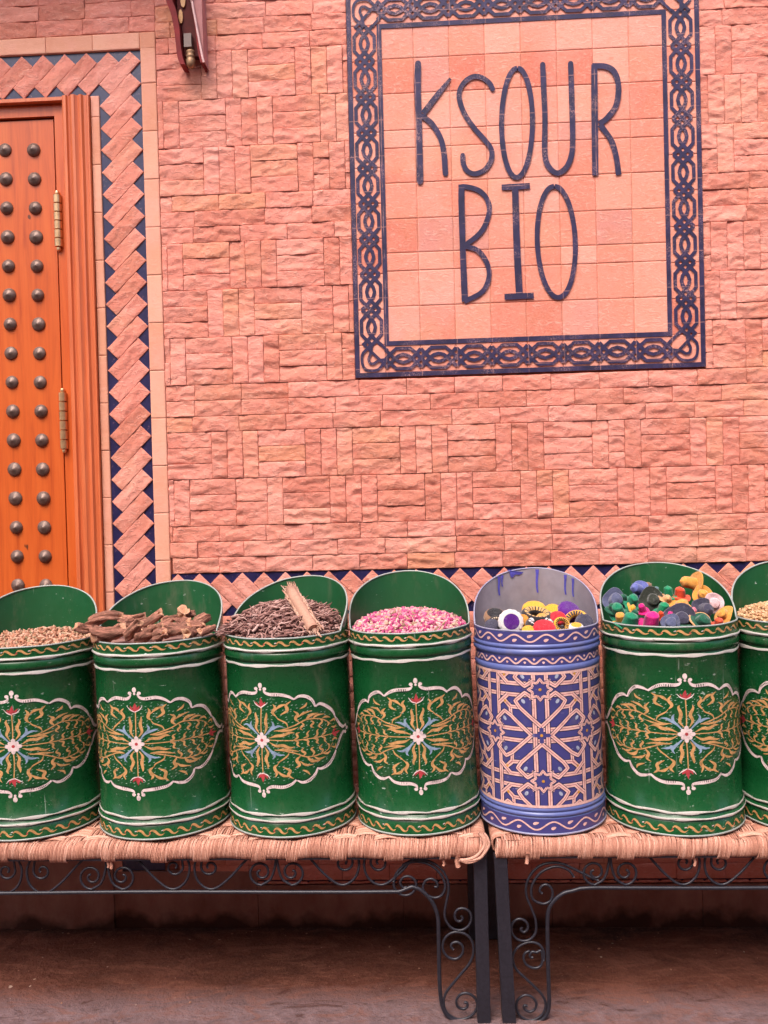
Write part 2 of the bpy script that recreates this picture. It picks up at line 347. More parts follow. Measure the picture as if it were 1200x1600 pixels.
class Wall:
    """accumulates split-face stones as height-field grids"""
    def __init__(s, amp=.0118, tl=1.0): s.amp = amp; s.tl = tl; s.V = []; s.Fq = []; s.A = []; s.n = 0
    def brick(s, cx, cz, L, Wd, ang=0.0, res=.0036, depth=.0105, y0=0.0, flat=False, clip=None):
        j = .0014 if not flat else .0010
        L -= j; Wd -= j
        nu = max(3, int(round(L/res))); nv = max(3, int(round(Wd/res)))
        def ax(n_, ln):
            e = .0012; t = np.linspace(-ln/2+e, ln/2-e, n_-1)
            if flat: t = np.concatenate([[t[0]], np.linspace(-ln/2+.0042, ln/2-.0042, n_-1), [t[-1]]])
            return np.concatenate([[-ln/2, -ln/2], t, [ln/2, ln/2]])
        u = ax(nu, L); v = ax(nv, Wd); U, Vv = np.meshgrid(u, v, indexing='ij')
        ox, oy = RNG.random()*200, RNG.random()*200
        ed = np.minimum.reduce([L/2-abs(U), Wd/2-abs(Vv)])
        if flat:
            H = depth+.0006*(RNG.random()-.5)+(U*(RNG.random()-.5)+Vv*(RNG.random()-.5))*.006+.0008*fbm(ox+U*30, oy+Vv*30)
            H = H-.0012*(ed < .001)
        else:
            # conchoidal chips: terraces of a warped noise + a general bulge
            wx = fbm(ox+U*25, oy+Vv*25, 3); wy = fbm(ox+50+U*25, oy+Vv*25, 3)
            hx_, hy_ = (U, Vv) if abs(math.sin(ang)) < .9 else (-Vv, U)
            q = fbm(ox+hx_*24+wx*1.5, oy+9+hy_*58+wy*1.5, 4)*6.5
            fl = np.floor(q); fr = q-fl; ter = fl+np.clip((fr-.25)/.75, 0, 1)**2.4
            tilt = (RNG.random()-.5)*.07*s.tl; tilt2 = (RNG.random()-.5)*.04*s.tl
            H = depth*(.76+.20*RNG.random()*s.tl)+(ter/6.5-.45)*s.amp+Vv*tilt+U*tilt2+.002*fbm(ox+U*140, oy+Vv*140, 3)
            bul = np.clip(ed/.0045, 0, 1)**.7
            H = np.clip(H, .0045, .02)*(.90+.10*bul)
        # outermost ring drops to the wall
        H[0, :] = H[-1, :] = 0; H[:, 0] = H[:, -1] = 0
        U = U + 0; jit = .0005
        U[1:-1, 1:-1] += jit*(RNG.random((U.shape[0]-2, U.shape[1]-2))-.5)
        c, sn = math.cos(ang), math.sin(ang)
        X = cx+U*c-Vv*sn; Z = cz+U*sn+Vv*c; Y = y0-H
        if clip is not None:
            X = np.clip(X, clip[0], clip[1]); Z = np.clip(Z, clip[2], clip[3])
            if X.max()-X.min() < .004 or Z.max()-Z.min() < .004: return
        nu_, nv_ = X.shape; I = np.arange(nu_*nv_).reshape(nu_, nv_)+s.n
        s.Fq.append(np.stack([I[:-1, :-1], I[1:, :-1], I[1:, 1:], I[:-1, 1:]], -1).reshape(-1, 4))
        s.V.append(np.stack([X, Y, Z], -1).reshape(-1, 3)); s.n += nu_*nv_
        s.A.append(np.full((nu_-1)*(nv_-1), RNG.random()))
    def build(s, name, mat, parent=None, smooth=True):
        V = np.concatenate(s.V); Fq = np.concatenate(s.Fq); A = np.concatenate(s.A)
        me = bpy.data.meshes.new(name); me.vertices.add(len(V)); me.vertices.foreach_set('co', V.ravel())
        me.loops.add(Fq.size); me.loops.foreach_set('vertex_index', Fq.ravel().astype(np.int32))
        me.polygons.add(len(Fq)); me.polygons.foreach_set('loop_start', np.arange(0, Fq.size, 4, dtype=np.int32))
        me.polygons.foreach_set('use_smooth', np.full(len(Fq), smooth))
        me.materials.append(mat); me.update(calc_edges=True)
        at = me.attributes.new('rnd', 'FLOAT', 'FACE'); at.data.foreach_set('value', A)
        o = bpy.data.objects.new(name, me); COL.objects.link(o)
        if parent: o.parent = parent
        return o

# sign footprint
SL, SR_, ST, SB = SX-.088, SX+.8+.094, SZ+.092, SZ-.9-.092
XL, XR, ZTOP = -2.75, 1.75, 3.55
wall = empty('stone_wall', (0, 0, 0), 'pink split-face stone wall in basketweave and running courses behind the row of tubs', 'wall')
st = Wall()
def holes(x0, x1, z0, z1):
    """subtract the sign from an upright rectangle; yields the pieces left"""
    if x1 <= SL or x0 >= SR_ or z1 <= SB or z0 >= ST: return [(x0, x1, z0, z1)]
    out = []
    if x0 < SL: out.append((x0, SL, z0, z1))
    if x1 > SR_: out.append((SR_, x1, z0, z1))
    a, b = max(x0, SL), min(x1, SR_)
    if z0 < SB: out.append((a, b, z0, SB))
    if z1 > ST: out.append((a, b, ST, z1))
    return out
def rectbrick(x0, x1, z0, z1, xa, xb, za, zb):
    x0 = max(x0, xa); x1 = min(x1, xb); z0 = max(z0, za); z1 = min(z1, zb)
    if x1-x0 < .008 or z1-z0 < .008: return
    for a, b, c, d in holes(x0, x1, z0, z1):
        if b-a > .006 and d-c > .006:
            r = .0036 if -1.25 < a < 1.08 and c < 2.72 else .010
            if d-c > b-a: st.brick((a+b)/2, (c+d)/2, d-c, b-a, PI/2, r)
            else: st.brick((a+b)/2, (c+d)/2, b-a, d-c, 0, r)
def masonry(xa, xb, za, zb, zstart, seq, phase):
    z = zstart; i = 0; shift = 0
    while z < zb:
        ty = seq[i % len(seq)] if i < len(seq) else seq[2:][(i-len(seq)) % (len(seq)-2)]
        if ty == 'R':
            for c in range(3):
                shift += .47+RNG.random()*.1
                x = xa-UN*2+((phase+shift*UN) % UN)
                while x < xb:
                    w = UN
                    if RNG.random() < .06: w = UN*1.5
                    rectbrick(x, x+w, z+c*BW, z+(c+1)*BW, xa, xb, za, zb); x += w
        else:
            off = (phase + (0 if ty == 'A' else UN/2)) % (2*UN)
            x = xa-2*UN-((xa-off) % (2*UN)) if False else off+math.floor((xa-off)/(2*UN)-1)*2*UN
            while x < xb:
                for c in range(3): rectbrick(x, x+UN, z+c*BW, z+(c+1)*BW, xa, xb, za, zb)
                r_ = RNG.random()
                if r_ < .12:
                    rectbrick(x+UN, x+UN+BW, z, z+UN, xa, xb, za, zb)
                    for c in range(3): rectbrick(x+UN+BW, x+UN+2*BW, z+c*BW, z+(c+1)*BW, xa, xb, za, zb)
                    rectbrick(x+UN+2*BW, x+2*UN, z, z+UN, xa, xb, za, zb)
                elif r_ < .2:
                    rectbrick(x+UN, x+UN+2*BW, z, z+UN*.5, xa, xb, za, zb); rectbrick(x+UN, x+UN+2*BW, z+UN*.5, z+UN, xa, xb, za, zb)
                    rectbrick(x+UN+2*BW, x+2*UN, z, z+UN, xa, xb, za, zb)
                else:
                    for c in range(3): rectbrick(x+UN+c*BW, x+UN+(c+1)*BW, z, z+UN, xa, xb, za, zb)
                x += 2*UN
        z += UN; i += 1
hA = W(404.6, 705).x; hB = W(369, 778).x
masonry(PX, XR, FZ, ZTOP, FZ, ['R', 'B', 'A', 'R', 'B', 'A', 'B', 'R', 'A', 'B', 'A', 'R', 'A', 'B', 'R', 'A'], hA)
DXR = -.740-.045                      # inside of pilaster strip right of door band
DOORL = -1.985                        # left reveal of the door band (outside the photo)
masonry(XL, PX, TZ, ZTOP, TZ+.001, ['R', 'A', 'B', 'R', 'R'], hA+.03)
rectw = (XL, DOORL-.33, 0, TZ)
masonry(XL, DOORL-.36, FZ, TZ+.045, FZ, ['R', 'B', 'A', 'R', 'B', 'A', 'B', 'R', 'A', 'B', 'A', 'R'], .02)
st.build('split_stone', STONE, wall)
# dado: zigzag rows of diagonal split stones under the navy-toothed top line
dd = Wall(.0095, .4)
p_ = .0626; wN = p_/math.sqrt(2); HB = .125; LN = HB*math.sqrt(2)-wN
apx = W(379, 890).x
for row in range(7):
    zc = FZ-HB/2-row*HB; s_ = -1 if row % 2 == 0 else 1
    off = apx if row % 2 == 0 else apx
    # top corner of a '\' stone sits (LN-wN)/2/sqrt2 left of its centre
    d = (LN-wN)/2/math.sqrt(2)*(1 if s_ < 0 else -1)
    k0 = int((PX-off-d)/p_)-1; k1 = int((XR-off-d)/p_)+1
    for k in range(k0, k1):
        x = off+d+k*p_
        if row > 0: continue
        dd.brick(x, zc, LN, wN, s_*PI/4, .0036, y0=-.002, depth=.007, clip=(PX+.001, XR, .1, FZ-.001))
# below the first row ordinary courses (behind the tubs)
z = FZ-HB
r = 0
while z > .18:
    x = PX+(r % 2)*UN/2-UN/2
    while x < XR:
        a, b = max(x, PX), min(x+UN, XR)
        if b-a > .01: dd.brick((a+b)/2, z-BW/2, b-a, BW, 0, .007)
        x += UN
    z -= BW; r += 1
zdado = z
dd.build('dado_stone', STONE, wall)
mb = MB(); DL, DR, DT = DOORL+.002, W(143, 165).x, TZ-.049-.115
mb.box(DR, XR, 0, .25, -.05, ZTOP); mb.box(XL, DL, 0, .25, -.05, ZTOP); mb.box(DL, DR, 0, .25, DT, ZTOP); mb.box(DL, DR, .08, .25, -.05, DT); mb.build('mortar_backing', MORTAR, wall, False)
mb = MB(); mb.box(PX, XR, -.0035, -.0005, FZ-HB, FZ-.001)
# second navy toothed line low on the wall
mb.box(PX, XR, -.0035, -.0005, .125, zdado-.003)
mb.build('navy_glazed_band', NAVY, wall, False)
lw = Wall()
k = 0
while PX+k*p_ < XR:
    lw.brick(PX+k*p_+.03, .125, .05, .05, PI/4, .008, clip=(PX, XR, .126, zdado-.004)); k += 1
lw.build('toothed_stone', STONE, wall)
mb = MB(); x = xin0_ = W(143, 165).x+.002
while x < XR:
    if not (-2.3 < x < -1.2): mb.box(x, x+.42, -.012, 0, 0, .122 if x > PX else .163, 0)
    x += .4215
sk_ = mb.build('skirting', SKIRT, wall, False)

# ------------------------------------------------------------ door surround
sur = empty('door_surround', (-1.38, 0, 0), 'band of diagonal pink stones with navy triangles framing the wooden door', 'door surround')
sur_inv = (1.38, 0, 0)
def P_(o): o.location = (1.38, 0, 0); return o
c1 = W(218.6, 95); xr = PX-.045; zt = TZ-.049
pv = .0632; wv = pv/math.sqrt(2); xl_ = W(157, 167).x
HBv = xr-xl_; LV = HBv*math.sqrt(2)-wv
ds = Wall(.0085, .25)
# top corner of the corner stone touches the top line, its right corner the right line
xc = xr-HBv/2; zc = zt-HBv/2
k = 0
while zc-k*pv > .2:
    ds.brick(xc, zc-k*pv, LV, wv, PI/4, .0036, depth=.0065, y0=-.002, clip=(xl_, xr, .165, zt)); k += 1
k = 1
xl2 = DOORL-(xr-xl_)
while xc-k*pv > xl2+.03:
    ds.brick(xc-k*pv, zc, LV, wv, PI/4, .0036 if xc-k*pv > -1.3 else .009, depth=.0065, y0=-.002, clip=(xl2, xr, zt-HBv, zt)); k += 1
k = 1
while zc-k*pv > .06:
    ds.brick(DOORL-HBv/2, zc-k*pv, LV, wv, PI/4, .01, y0=-.003, clip=(xl2, DOORL, .02, zt)); k += 1
P_(ds.build('diagonal_stone', STONE, sur))
mb = MB(); mb.box(xl_, xr, -.004, -.0005, .165, zt); mb.box(xl2, xl_, -.004, -.0005, zt-HBv, zt); mb.box(xl2, DOORL, -.004, -.0005, 0, zt-HBv)
P_(mb.build('navy_tile', NAVY, sur, False))
fl = Wall()
# plain strips
z = W(236, 903).z - UN*7
zz = FZ+.0-UN*6+.03
while zz < TZ+.04:
    a = max(zz, .0); b = min(zz+.137, TZ)
    if b-a > .01: fl.brick((xr+PX)/2, (a+b)/2, b-a, PX-xr-.001, PI/2, .012, .011, flat=True)
    if b-a > .01: fl.brick(xl2-.0225, (a+b)/2, b-a, .044, PI/2, .02, .011, flat=True)
    zz += .137
x = PX
while x > xl2-.04:
    fl.brick(x-.0685, TZ-.0245+.0, .137, .047, 0, .012, .0115, flat=True) if x < PX-.02 else fl.brick(x-.0225-.045/2+.0225, TZ-.0245, .045, .047, 0, .012, .0118, flat=True)
    x -= .137 if x < PX-.02 else .0455
# thin inner strip
xin0 = W(143, 165).x; zti = zt-HBv
zz = .02
while zz < zti:
    b = min(zz+.137, zti-.001); fl.brick((xin0+xl_)/2, (zz+b)/2, b-zz, xl_-xin0-.001, PI/2, .008, .009, flat=True)
    fl.brick(DOORL+.012, (zz+b)/2, b-zz, .022, PI/2, .01, .009, flat=True); zz += .137
P_(fl.build('plain_stone_strip', SMOOTHST, sur))

# ------------------------------------------------------------ door
x_leaf = W(89, 250, .03).x; x_fr1 = W(104, 250).x; z_leaf = W(85, 190, .03).z
doorx = (x_leaf+DOORL)/2
door = empty('wooden_door', (doorx, 0, 0), 'orange wooden door set with rows of round iron studs at the left edge of the photo', 'door')
def D_(o): o.location = (-doorx, 0, 0); return o
lx0, lx1 = DOORL+.13, x_leaf
mb = MB(); mb.box(lx0, lx1, .012, .05, .21, z_leaf-.002)
for k in range(1, 4): pass
D_(mb.build('door_leaf', WOOD, door, False))
mb = MB(); ir = x_fr1-x_leaf   # flat inner frame
mb.box(lx1+.007, x_fr1, .004, .049, .208, z_leaf+.038); mb.box(lx0-.035, lx1+.007, .004, .06, z_leaf+.005, z_leaf+.038); mb.box(lx0-.035, lx0-.003, .004, .06, .208, z_leaf+.003)
D_(mb.build('inner_frame', WOOD, door, False))
# moulded outer frame, profile swept up the right jamb, over the head and down the left
fw = xin0-x_fr1-.001; zf = zti-.002
prof = [(0, .004), (0, -.020), (.06, -.024), (.16, -.025), (.20, -.018), (.26, -.016), (.30, -.022), (.38, -.027), (.48, -.027), (.54, -.021), (.60, -.019), (.66, -.024), (.74, -.026), (.80, -.018), (.90, -.016), (.95, -.022), (1.0, -.022), (1.0, .0)]
lft = lx0-.038
for sx, x0_ in ((1, x_fr1), (-1, lft)):
    mb = MB(); mb.grid([[(x0_+sx*t*fw, y, z) for t, y in prof] for z in np.linspace(.208, zf, 24)])
    mb.add([(x0_+sx*t*fw, y, zf) for t, y in prof], [tuple(range(len(prof)))])
    o = D_(mb.build('moulded_jamb', WOODF, door, True)); sharp(o, 30)
mb = MB(); zh0 = z_leaf+.038
mb.box(lft+.001, x_fr1-.001, -.010, .06, zh0+.012, zf); D_(mb.build('head_strip', SMOOTHST, door, False))
mb = MB(); mb.box(lft+.001, x_fr1-.001, -.016, .06, zh0+.002, zh0+.0118); D_(mb.build('head_moulding', WOODF, door, False))
mb = MB(); mb.box(DOORL+.001, xin0+.001, -.02, .05, 0, .207); D_(mb.build('threshold', SKIRT, door, False))
# studs
sy0, syn = 232, 45.55
for ci, (pxa, pxb) in enumerate([(50, 68), (5, 24)]):
    for k in range(28):
        t = k*syn/(869-232); p = W(pxa+(pxb-pxa)*t, 232+k*syn, .0)
        if p.z < .24: continue
        r0 = .0195*(1+.05*random.uniform(-1, 1)); ecc = random.uniform(-.12, .12)
        fl_ = random.uniform(.7, .95); prof_ = [(r0*1.0, 0), (r0*1.02, .0025), (r0*.93, .0045), (r0*.82, .009*fl_), (r0*.60, .0125*fl_), (r0*.34, .0142*fl_), (r0*.20, .0175*fl_), (0, .0180*fl_)]
        mb = MB(); n_ = 20
        P = [[(r*math.sin(a)+ecc*h*.4, -h, -r*math.cos(a)-.1*h) for r, h in prof_] for a in np.arange(n_)*2*PI/n_]
        mb.grid(P, closeu=True)
        o = mb.build('stud', STUD, door); o.location = (p.x-doorx, .012, p.z)
for (a, b) in (((87, 297), (93, 392)), ((96, 606), (101, 708))):
    pa, pb = W(*a, -.005), W(*b, -.005); mb = MB()
    L = (pa.z-pb.z); xx = (pa.x+pb.x)/2
    pr = []
    kk = 6
    for i in range(kk):
        z0 = -L/2+.012+(L-.024)*i/kk; z1 = -L/2+.012+(L-.024)*(i+1)/kk-.0015
        pr += [(.005, z0), (.0112, z0+.001), (.0115, z1-.001), (.005, z1)]
    pr = [(0, -L/2), (.0055, -L/2+.002), (.007, -L/2+.008)]+pr+[(.007, L/2-.008), (.005, L/2-.002), (0, L/2)]
    mb.lathe(pr, 14)
    o = mb.build('hinge', BRASS, door); sharp(o, 40); o.location = (xx-doorx, -.002, (pa.z+pb.z)/2)
    mb = MB(); mb.box(-.012, .012, .0085, .0118, -L/2+.012, L/2-.012); mb.build('hinge_leaf', BRASS, o, False)

# ------------------------------------------------------------ sign
scx, scz = SX+.4, SZ-.45
sign = empty('tiled_sign', (scx, 0, scz), 'large tiled panel lettered KSOUR BIO in navy paint within a knotwork border', 'sign')
def S_(o): o.location = (-scx, 0, -scz); return o
tl = Wall(); TY = -.004
rows = [0, .96, 1.95, 2.96, 3.47, 4.47, 5.5, 6.5, 7.0, 8.0, 9.0]
rows = [0, .96, 1.94, 2.97, 3.47, 4.45, 5.46, 6.42, 6.93, 7.93, 9.0]
for i in range(8):
    for j in range(len(rows)-1):
        tl.brick(SX+(i+.5)*.1, SZ-(rows[j]+rows[j+1])/2*.1, .1, (rows[j+1]-rows[j])*.1, 0, .02, .0095, TY+.004, flat=True)
for i in range(8):
    for zc_, h_ in ((SZ+.045, .09), (SZ-.945, .09)): tl.brick(SX+(i+.5)*.1, zc_, .1, h_, 0, .02, .0095, TY+.004, flat=True)
for j in range(9):
    for xc_, w_ in ((SX-.043, .086), (SX+.846, .092)): tl.brick(xc_, SZ-(j+.5)*.1, w_, .1, 0, .02, .0095, TY+.004, flat=True)
for xc_, w_ in ((SX-.043, .086), (SX+.846, .092)):
    for zc_, h_ in ((SZ+.045, .09), (SZ-.945, .09)): tl.brick(xc_, zc_, w_, h_, 0, .02, .0095, TY+.004, flat=True)
S_(tl.build('terracotta_tiles', TILE, sign))
mb = MB(); mb.box(SL+.002, SR_-.002, -.0078, -.0006, SB+.002, ST-.002); S_(mb.build('tile_grout', SMOOTHST, sign, False))
YP = -.0118
def mp_sign(u, v, lift): return (u, YP-lift, v)
lift = [0.0]
def nl(): lift[0] += .000012; return lift[0]
# border
mb = MB(); WB = .0105
def sline(p, q, w=.012): ribbon(mb, [p, q], w, mp_sign, nl(), 0)
ix0, ix1, iz0, iz1 = SX+.004, SX+.797, SZ-.897, SZ-.004
ox0, ox1, oz0, oz1 = SL+.007, SR_-.007, SB+.007, ST-.007
for x in (ix0, ix1): sline((x, iz0-.006), (x, iz1+.006), .013)
for z in (iz0, iz1): sline((ix0-.006, z), (ix1+.006, z), .013)
for x in (ox0, ox1): sline((x, oz0-.006), (x, oz1+.006), .013)
for z in (oz0, oz1): sline((ox0-.006, z), (ox1+.006, z), .013)
def motif(o, d, nrm, count, half):
    """knotwork along direction d from origin o; half = half band height"""
    for k in range(count):
        for sg in (1, -1):
            a = [(0.0, 0), (.12, .45), (.30, 1), (.70, 1), (.88, .45), (1.0, 0)]
            pts = [(o[0]+d[0]*(k+s_)*.1+nrm[0]*t*sg*half, o[1]+d[1]*(k+s_)*.1+nrm[1]*t*sg*half) for s_, t in a]
            ribbon(mb, pts, .0100, mp_sign, nl(), 0)
            b = [(0.0, -.92), (.13, -.42), (.25, -.02), (.36, .27), (.5, .40), (.64, .27), (.75, -.02), (.87, -.42), (1.0, -.92)]
            pts = [(o[0]+d[0]*(k+s_)*.1+nrm[0]*t*sg*half, o[1]+d[1]*(k+s_)*.1+nrm[1]*t*sg*half) for s_, t in b]
            ribbon(mb, pts, .0100, mp_sign, nl(), 0)
xm0 = (ix0+ox0)/2; xm1 = (ix1+ox1)/2; zm0 = (iz0+oz0)/2; zm1 = (iz1+oz1)/2; hf = .0285
motif((xm0, SZ), (0, -1), (1, 0), 9, hf); motif((xm1, SZ), (0, -1), (1, 0), 9, hf)
motif((SX, zm1), (1, 0), (0, 1), 8, hf); motif((SX, zm0), (1, 0), (0, 1), 8, hf)
for (x, z, sx, sz) in ((xm0, zm1, 1, -1), (xm1, zm1, -1, -1), (xm0, zm0, 1, 1), (xm1, zm0, -1, 1)):
    for pts in ([(.0, .045), (-.012, .032), (-.028, .014), (-.027, -.016), (-.014, -.030), (.014, -.030), (.032, -.013), (.045, .0)],
                [(.0, .045), (-.004, .018), (-.010, .002), (-.006, -.010), (.004, -.012), (.018, -.004), (.045, .0)],
                [(-.024, .045), (.008, .012), (.024, -.004), (.045, -.025)], [(.024, .045), (.034, .034), (.045, .024)]):
        ribbon(mb, [(x+sx*a, z+sz*b) for a, b in catmull(pts, 4)], .0078, mp_sign, nl(), 0)
S_(mb.build('knotwork_border', SIGNPAINT, sign, False))
# letters, surveyed stroke by stroke
def z3(x, y): return (520+x/4, y/4)
def z4(x, y): return (820+x/3.158, y/3.158)
def z5(x, y): return (520+x/4, 300+y/4)
def z6(x, y): return (820+x/3.158, 300+y/3.158)
LET = {
 'letter_K': [([z3(*p) for p in ((533, 412), (530, 560), (538, 800), (545, 1145))], 9.3), ([z3(*p) for p in ((735, 505), (650, 612), (566, 722))], [4, 8.5, 9]), ([z3(*p) for p in ((562, 740), (620, 788), (670, 870), (693, 960), (703, 1095))], 8)],
 'letter_S': [([z3(*p) for p in ((997, 570), (975, 532), (930, 500), (880, 493), (830, 520), (795, 570), (790, 630), (820, 720), (880, 810), (950, 890), (988, 945), (988, 1010), (950, 1070), (890, 1097), (840, 1080), (815, 1035), (811, 982))], 7.2)],
 'letter_O': [([(807+24*math.sin(t)+.6*math.cos(t), 195-85*math.cos(t)) for t in np.linspace(0, 2*PI, 25)], 7.2)],
 'letter_U': [([z4(*p) for p in ((85, 330), (90, 450), (96, 600), (95, 750), (108, 820), (150, 862), (192, 845), (222, 790), (232, 700), (226, 450), (222, 325))], 7.8)],
 'letter_R': [([z4(*p) for p in ((338, 330), (340, 600), (343, 875))], 9), ([z4(*p) for p in ((328, 337), (395, 340), (438, 370), (457, 440), (445, 530), (402, 592), (362, 622))], 8), ([z4(*p) for p in ((366, 625), (420, 700), (445, 780), (458, 872))], 8)],
 'letter_B': [([(720.5, 291), (721, 330), (723, 400), (726, 473)], 8.8), ([(718, 295), (727.5, 294.5), (747, 300), (760, 313), (764, 332), (757, 355), (745, 371), (725, 386)], 7.2), ([z5(*p) for p in ((820, 345), (900, 372), (950, 430), (975, 505), (963, 580), (920, 640), (820, 692))], 7.2)],
 'letter_I': [([(783, 295.5), (804, 294.5), (827, 293)], 8.5), ([(804, 290), (806.5, 380), (811, 468)], 9.6), ([(787.5, 465.5), (833, 463.6)], 8.5)],
 'letter_O.001': [([(868+29.5*math.sin(t)-3*math.cos(t), 380-86.5*math.cos(t)) for t in np.linspace(0, 2*PI, 25)], 7)],
}
for nm, strokes in LET.items():
    mb = MB()
    for pts, w in strokes:
        Q = [(W(*p).x, W(*p).z) for p in pts]
        C = catmull(Q, 7) if len(Q) > 2 else catmull(Q, 8)
        wv_ = np.interp(np.linspace(0, 1, len(C)), np.linspace(0, 1, len(np.atleast_1d(w))), np.atleast_1d(w))*.00183*1.06*(1+.22*(fbm(np.arange(len(C))*.21+len(mb.F), np.full(len(C), 3.7), 2)-.38))
        ribbon(mb, C, wv_, mp_sign, nl(), 0)
        if len(np.atleast_1d(w)) == 1 and nm in ('letter_S', 'letter_U', 'letter_K'):
            for e in (C[0], C[-1]): blob(mb, e, wv_[0]/2, wv_[0]/2, 0, mp_sign, nl(), 0)
    o = S_(mb.build(nm.split('.')[0], SIGNPAINT, sign, False))

# ------------------------------------------------------------ ground
gn = 90
xs = np.linspace(-1, 1, gn); xs = np.sign(xs)*abs(xs)**2.2*14; ys = -np.linspace(0, 1, gn)**2.0*14+.02
X, Y = np.meshgrid(xs, ys, indexing='ij'); Z = (fbm(X*3+50, Y*3+50, 4)-.47)*.02*np.clip(-Y/.1, 0, 1)-.002
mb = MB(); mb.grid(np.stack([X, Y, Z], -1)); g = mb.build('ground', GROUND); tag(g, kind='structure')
SEEDG = m_simple('brown_grit', (.30, .14, .09), .9)
mb = MB(); rg_ = random.Random(6)
for k in range(110):
    x_, y_ = rg_.uniform(-1.3, 1.2), -rg_.random()**1.4*.75-.02; r_ = rg_.choice((.0015, .002, .0025, .004))*rg_.uniform(.7, 1.3)
    v = npx([(x_+r_*rg_.uniform(.6, 1.2)*a_, y_+r_*rg_.uniform(.6, 1.2)*b_, r_*.6*c_+.004) for a_, b_, c_ in ((1, 0, 0), (0, 1, 0), (-1, 0, 0), (0, -1, 0), (.2, .1, 1), (0, 0, -1))])
    mb.add(v, [(0, 1, 4), (1, 2, 4), (2, 3, 4), (3, 0, 4), (1, 0, 5), (2, 1, 5), (3, 2, 5), (0, 3, 5)], 0, rg_.random())
tag(mb.build('grit', SEEDG, None, False), 'scattered grit and chips on the ground under the benches', 'grit', kind='stuff')

# ------------------------------------------------------------ benches
BT = .431; BF = -.475; BB = -.045
def ring_path(hx, hz, n=14):
    return [(hx*abs(math.cos(t))**.75*np.sign(math.cos(t)), hz*abs(math.sin(t))**.75*np.sign(math.sin(t))) for t in np.arange(n)*2*PI/n]
def bench(x0, x1, label, seedv, tiltL, tiltR):
    R_ = random.Random(seedv)
    b = empty('rope_bench', ((x0+x1)/2, (BF+BB)/2, 0), label, 'bench', 'rope topped iron benches along the wall')
    ox, oy = -(x0+x1)/2, -(BF+BB)/2
    def L_(o): o.location = (ox, oy, 0); return o
    # wrapped front, back and side rails
    mb = MB(); pit = .0046
    zc = BT-.021; phase = R_.random()*3; cl = R_.random()
    x = x0+.01; nx = R_.uniform(.06, .12); gw = .03; gx = x+nx
    while x < x1-.008:
        inside = gx < x < gx+gw
        if x > gx+gw: gx = x+R_.uniform(.045, .10); gw = R_.uniform(.02, .05)
        wob = .002*math.sin(x*23+phase)+.0015*math.sin(x*61)
        endk = min(1, min(x-x0, x1-x)/.03)
        hz = .0195+(.0035 if inside else 0)*endk+wob*.4; hx = .0185+.0006*R_.random()
        dz = -(.0035 if inside else 0)+wob; sl_ = .003+R_.uniform(-.0012, .0012)
        P = [(x+sl_*c_/hz, BF+.019+a, zc+c_+dz) for a, c_ in ring_path(hx, hz)]
        mb.tube(P, .0021+R_.random()*.0002, 6, 0, .1+.85*R_.random(), close=True); x += .0037*R_.uniform(.95, 1.05)
        if inside and R_.random() < .05:
            e = [(x, BF+.012, zc-hz+.0), (x+.003, BF+.010, zc-hz-.010), (x+.001, BF+.012, zc-hz-R_.uniform(.014, .022))]; mb.tube(e, .0035, 5, 0, .5)
    L_(mb.build('wrapped_front_rail', ROPE, b))
    for sxx in (x0+.019, x1-.019):
        mb = MB()
        y = BF+.04
        while y < BB:
            P = [(sxx+a, y, zc+c_) for a, c_ in ring_path(.018, .0185, 12)]
            mb.tube(P, .0027, 5, 0, R_.random(), close=True); y += .0056
        L_(mb.build('wrapped_side_rail', ROPE, b))
    # woven top: bundles of cords running both ways
    mb = MB(); bund = 9; pitch_ = .0056
    nyc = int((x1-x0-.05)/pitch_)
    for i in range(nyc):
        x = x0+.025+i*pitch_; bi = i//bund
        if i % bund == bund-1 and R_.random() < .8: continue
        ysamp = np.linspace(BF+.015, BB-.015, 34); jx = R_.uniform(-.0012, .0012)
        P = []
        for y in ysamp:
            bj = int((y-BF)/(.055)); f = ((y-BF)/.055) % 1
            s_ = (1 if (bi+bj) % 2 == 0 else -1)*math.sin(PI*f)
            e = min(1, (y-BF-.01)/.03)
            P.append((x+jx+.0008*math.sin(y*90+i), y, BT-.0055+.0042*s_*e+.0004*R_.random()))
        mb.tube(P, .0026, 5, 0, R_.random(), cap=False)
    nxc = int((BB-BF-.04)/pitch_)
    for i in range(nxc):
        y = BF+.035+i*pitch_; bj = int((y-BF)/.055)
        xsamp = np.linspace(x0+.03, x1-.03, int((x1-x0)/.0125)); P = []
        for x in xsamp:
            u = (x-x0-.025)/(bund*pitch_); bi = int(u); f = u % 1
            s_ = (-1 if (bi+bj) % 2 == 0 else 1)*math.sin(PI*f)
            P.append((x, y, BT-.0055+.0042*s_))
        mb.tube(P, .0026, 4, 0, R_.random(), cap=False)
    L_(mb.build('woven_seat', ROPE, b))
    # legs
    for (x, y, tl_) in ((x0+.017, BF+.022, tiltL), (x1-.017, BF+.022, tiltR), (x0+.017, BB-.02, tiltL*.5), (x1-.017, BB-.02, tiltR*.5)):
        mb = MB(); h = .0155
        t = tl_*.42
        v = [(x+sx*h+tt, y+sy*h, z) for z, tt in ((.0, t), (.392, 0)) for sx, sy in ((-1, -1), (1, -1), (1, 1), (-1, 1))]
        mb.add(v, [(0, 1, 2, 3), (4, 7, 6, 5), (0, 4, 5, 1), (1, 5, 6, 2), (2, 6, 7, 3), (3, 7, 4, 0)])
        o = L_(mb.build('leg', IRON, b, False))
        bv = o.modifiers.new('bevel', 'BEVEL'); bv.width = .002; bv.segments = 2
    mb = MB()
    for y in (BF+.019, BB-.02): mb.box(x0+.034, x1-.034, y-.012, y+.012, .388, .408)
    L_(mb.build('seat_frame', IRON, b, False))
    return b, L_
